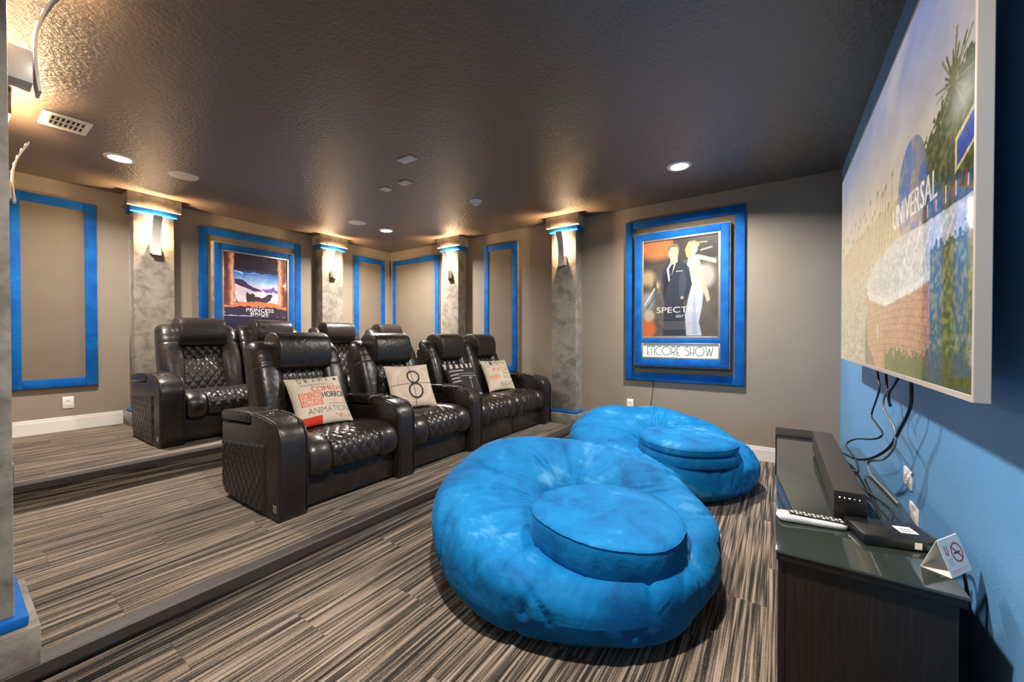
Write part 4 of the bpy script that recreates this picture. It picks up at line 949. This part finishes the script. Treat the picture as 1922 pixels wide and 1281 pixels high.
# tent card
t = thing('tent_card', 'folded white tent card with a red no smoking symbol', 'card', (1.543, -0.382, GZ), math.radians(56.5))
cc = Canvas(110, 110, 1.0, (236, 230, 224)); R_ = (200, 44, 38)
cc.ell(.66, .56, .27, .27, R_, 1, 0, .82); cc.line(.48, .74, .84, .38, .026, R_); cc.rect(.50, .53, .82, .585, (70, 60, 60)); cc.rect(.76, .53, .82, .585, (214, 140, 90))
cc.line(.17, .80, .15, .62, .02, (190, 44, 50)); cc.line(.15, .62, .22, .56, .02, (190, 44, 50)); cc.line(.22, .56, .27, .64, .02, (190, 44, 50)); cc.line(.27, .64, .27, .80, .02, (190, 44, 50))
for k in range(4): cc.rect(.12, .44 - .055 * k, .34, .455 - .055 * k, (150, 146, 146), .8)
cc.rect(.08, .12, .92, .145, (206, 110, 90), .8); cc.rect(.08, .07, .80, .085, (206, 110, 90), .6)
cw, cd, ch = 0.105, 0.030, 0.085   # width along local y, half depth along local x, height
def slab(name, pts, mat, parent, th=0.0012):
    p = [Vector(q) for q in pts]; n = (p[1] - p[0]).cross(p[2] - p[0]).normalized() * th
    v = p + [q + n for q in p]; return link(name, pydata(name, v, [(0, 1, 2, 3), (7, 6, 5, 4), (0, 4, 5, 1), (1, 5, 6, 2), (2, 6, 7, 3), (3, 7, 4, 0)]), mat, parent)
CARD = simple('white_card', rgb(232, 224, 214), 0.7, 0.02)
slab('front_leaf', [(-cd, cw / 2, 0.001), (-cd, -cw / 2, 0.001), (0, -cw / 2, ch), (0, cw / 2, ch)], CARD, t); slab('rear_leaf', [(cd, -cw / 2, 0.001), (cd, cw / 2, 0.001), (0, cw / 2, ch), (0, -cw / 2, ch)], CARD, t); slab('base_leaf', [(-cd, -cw / 2, 0.0015), (-cd, cw / 2, 0.0015), (cd, cw / 2, 0.0015), (cd, -cw / 2, 0.0015)], CARD, t)
link('front_print', cc.mesh('front_print', plane_pts(cc, (-cd - 0.0016, cw / 2, 0.002), (0, -cw, 0), (cd, 0, ch - 0.002))), M['card'], t)

# ------------------------------------------------------------------ cables between screen and console
def cable(label, pts, r, mat='cable'):
    o = link('cable', tube_mesh('cable', pts, r, 7, 6), M[mat]); tag(o, label, 'cable', 'cables hanging below the screen')
zt = GZ + 0.006
cable('thin cable looping out widest to the left below the screen', [(2.60, -0.40, 1.12), (2.59, -0.405, 1.04), (2.53, -0.40, 0.97), (2.70, -0.40, 0.83), (2.55, -0.395, 0.81), (2.36, -0.385, 0.80), (2.42, -0.37, 0.76), (2.72, -0.34, 0.69), (2.78, -0.31, 0.64), (2.55, -0.32, zt + 0.02), (2.40, -0.31, zt), (2.42, -0.28, zt), (2.20, -0.28, zt), (1.92, -0.33, zt + 0.015), (1.80, -0.32, zt + 0.02), (1.745, -0.30, zt + 0.01)], 0.0042)
cable('thick dark cable bowing out to the right below the screen', [(2.06, -0.41, 1.12), (2.035, -0.41, 1.04), (2.05, -0.41, 0.96), (2.16, -0.405, 0.86), (2.26, -0.39, 0.76), (2.42, -0.36, 0.67), (2.60, -0.33, zt + 0.01), (2.74, -0.29, zt), (2.79, -0.235, zt)], 0.006)
cable('grey looped cable crossing in front of the thick dark cable', [(2.24, -0.41, 1.13), (2.24, -0.41, 1.05), (2.42, -0.405, 0.97), (2.43, -0.40, 0.90), (2.22, -0.40, 0.85), (2.20, -0.395, 0.78), (2.30, -0.38, 0.70), (2.50, -0.36, 0.63), (2.38, -0.352, zt), (2.18, -0.365, zt), (2.02, -0.375, zt)], 0.0048, 'cablegrey')
cable('short bent cable hooked up under the screen', [(2.45, -0.41, 1.12), (2.44, -0.41, 1.03), (2.36, -0.405, 0.95), (2.33, -0.405, 0.93), (2.33, -0.40, 0.98), (2.22, -0.405, 1.05), (2.18, -0.41, 1.12)], 0.005)
cable('black cable running along the back of the glass top to the tent card', [(1.768, -0.300, zt + 0.01), (1.81, -0.34, zt), (1.81, -0.375, zt), (1.74, -0.40, zt), (1.66, -0.425, zt + 0.002), (1.63, -0.44, 0.55), (1.62, -0.45, 0.40), (1.64, -0.455, 0.25)], 0.004)
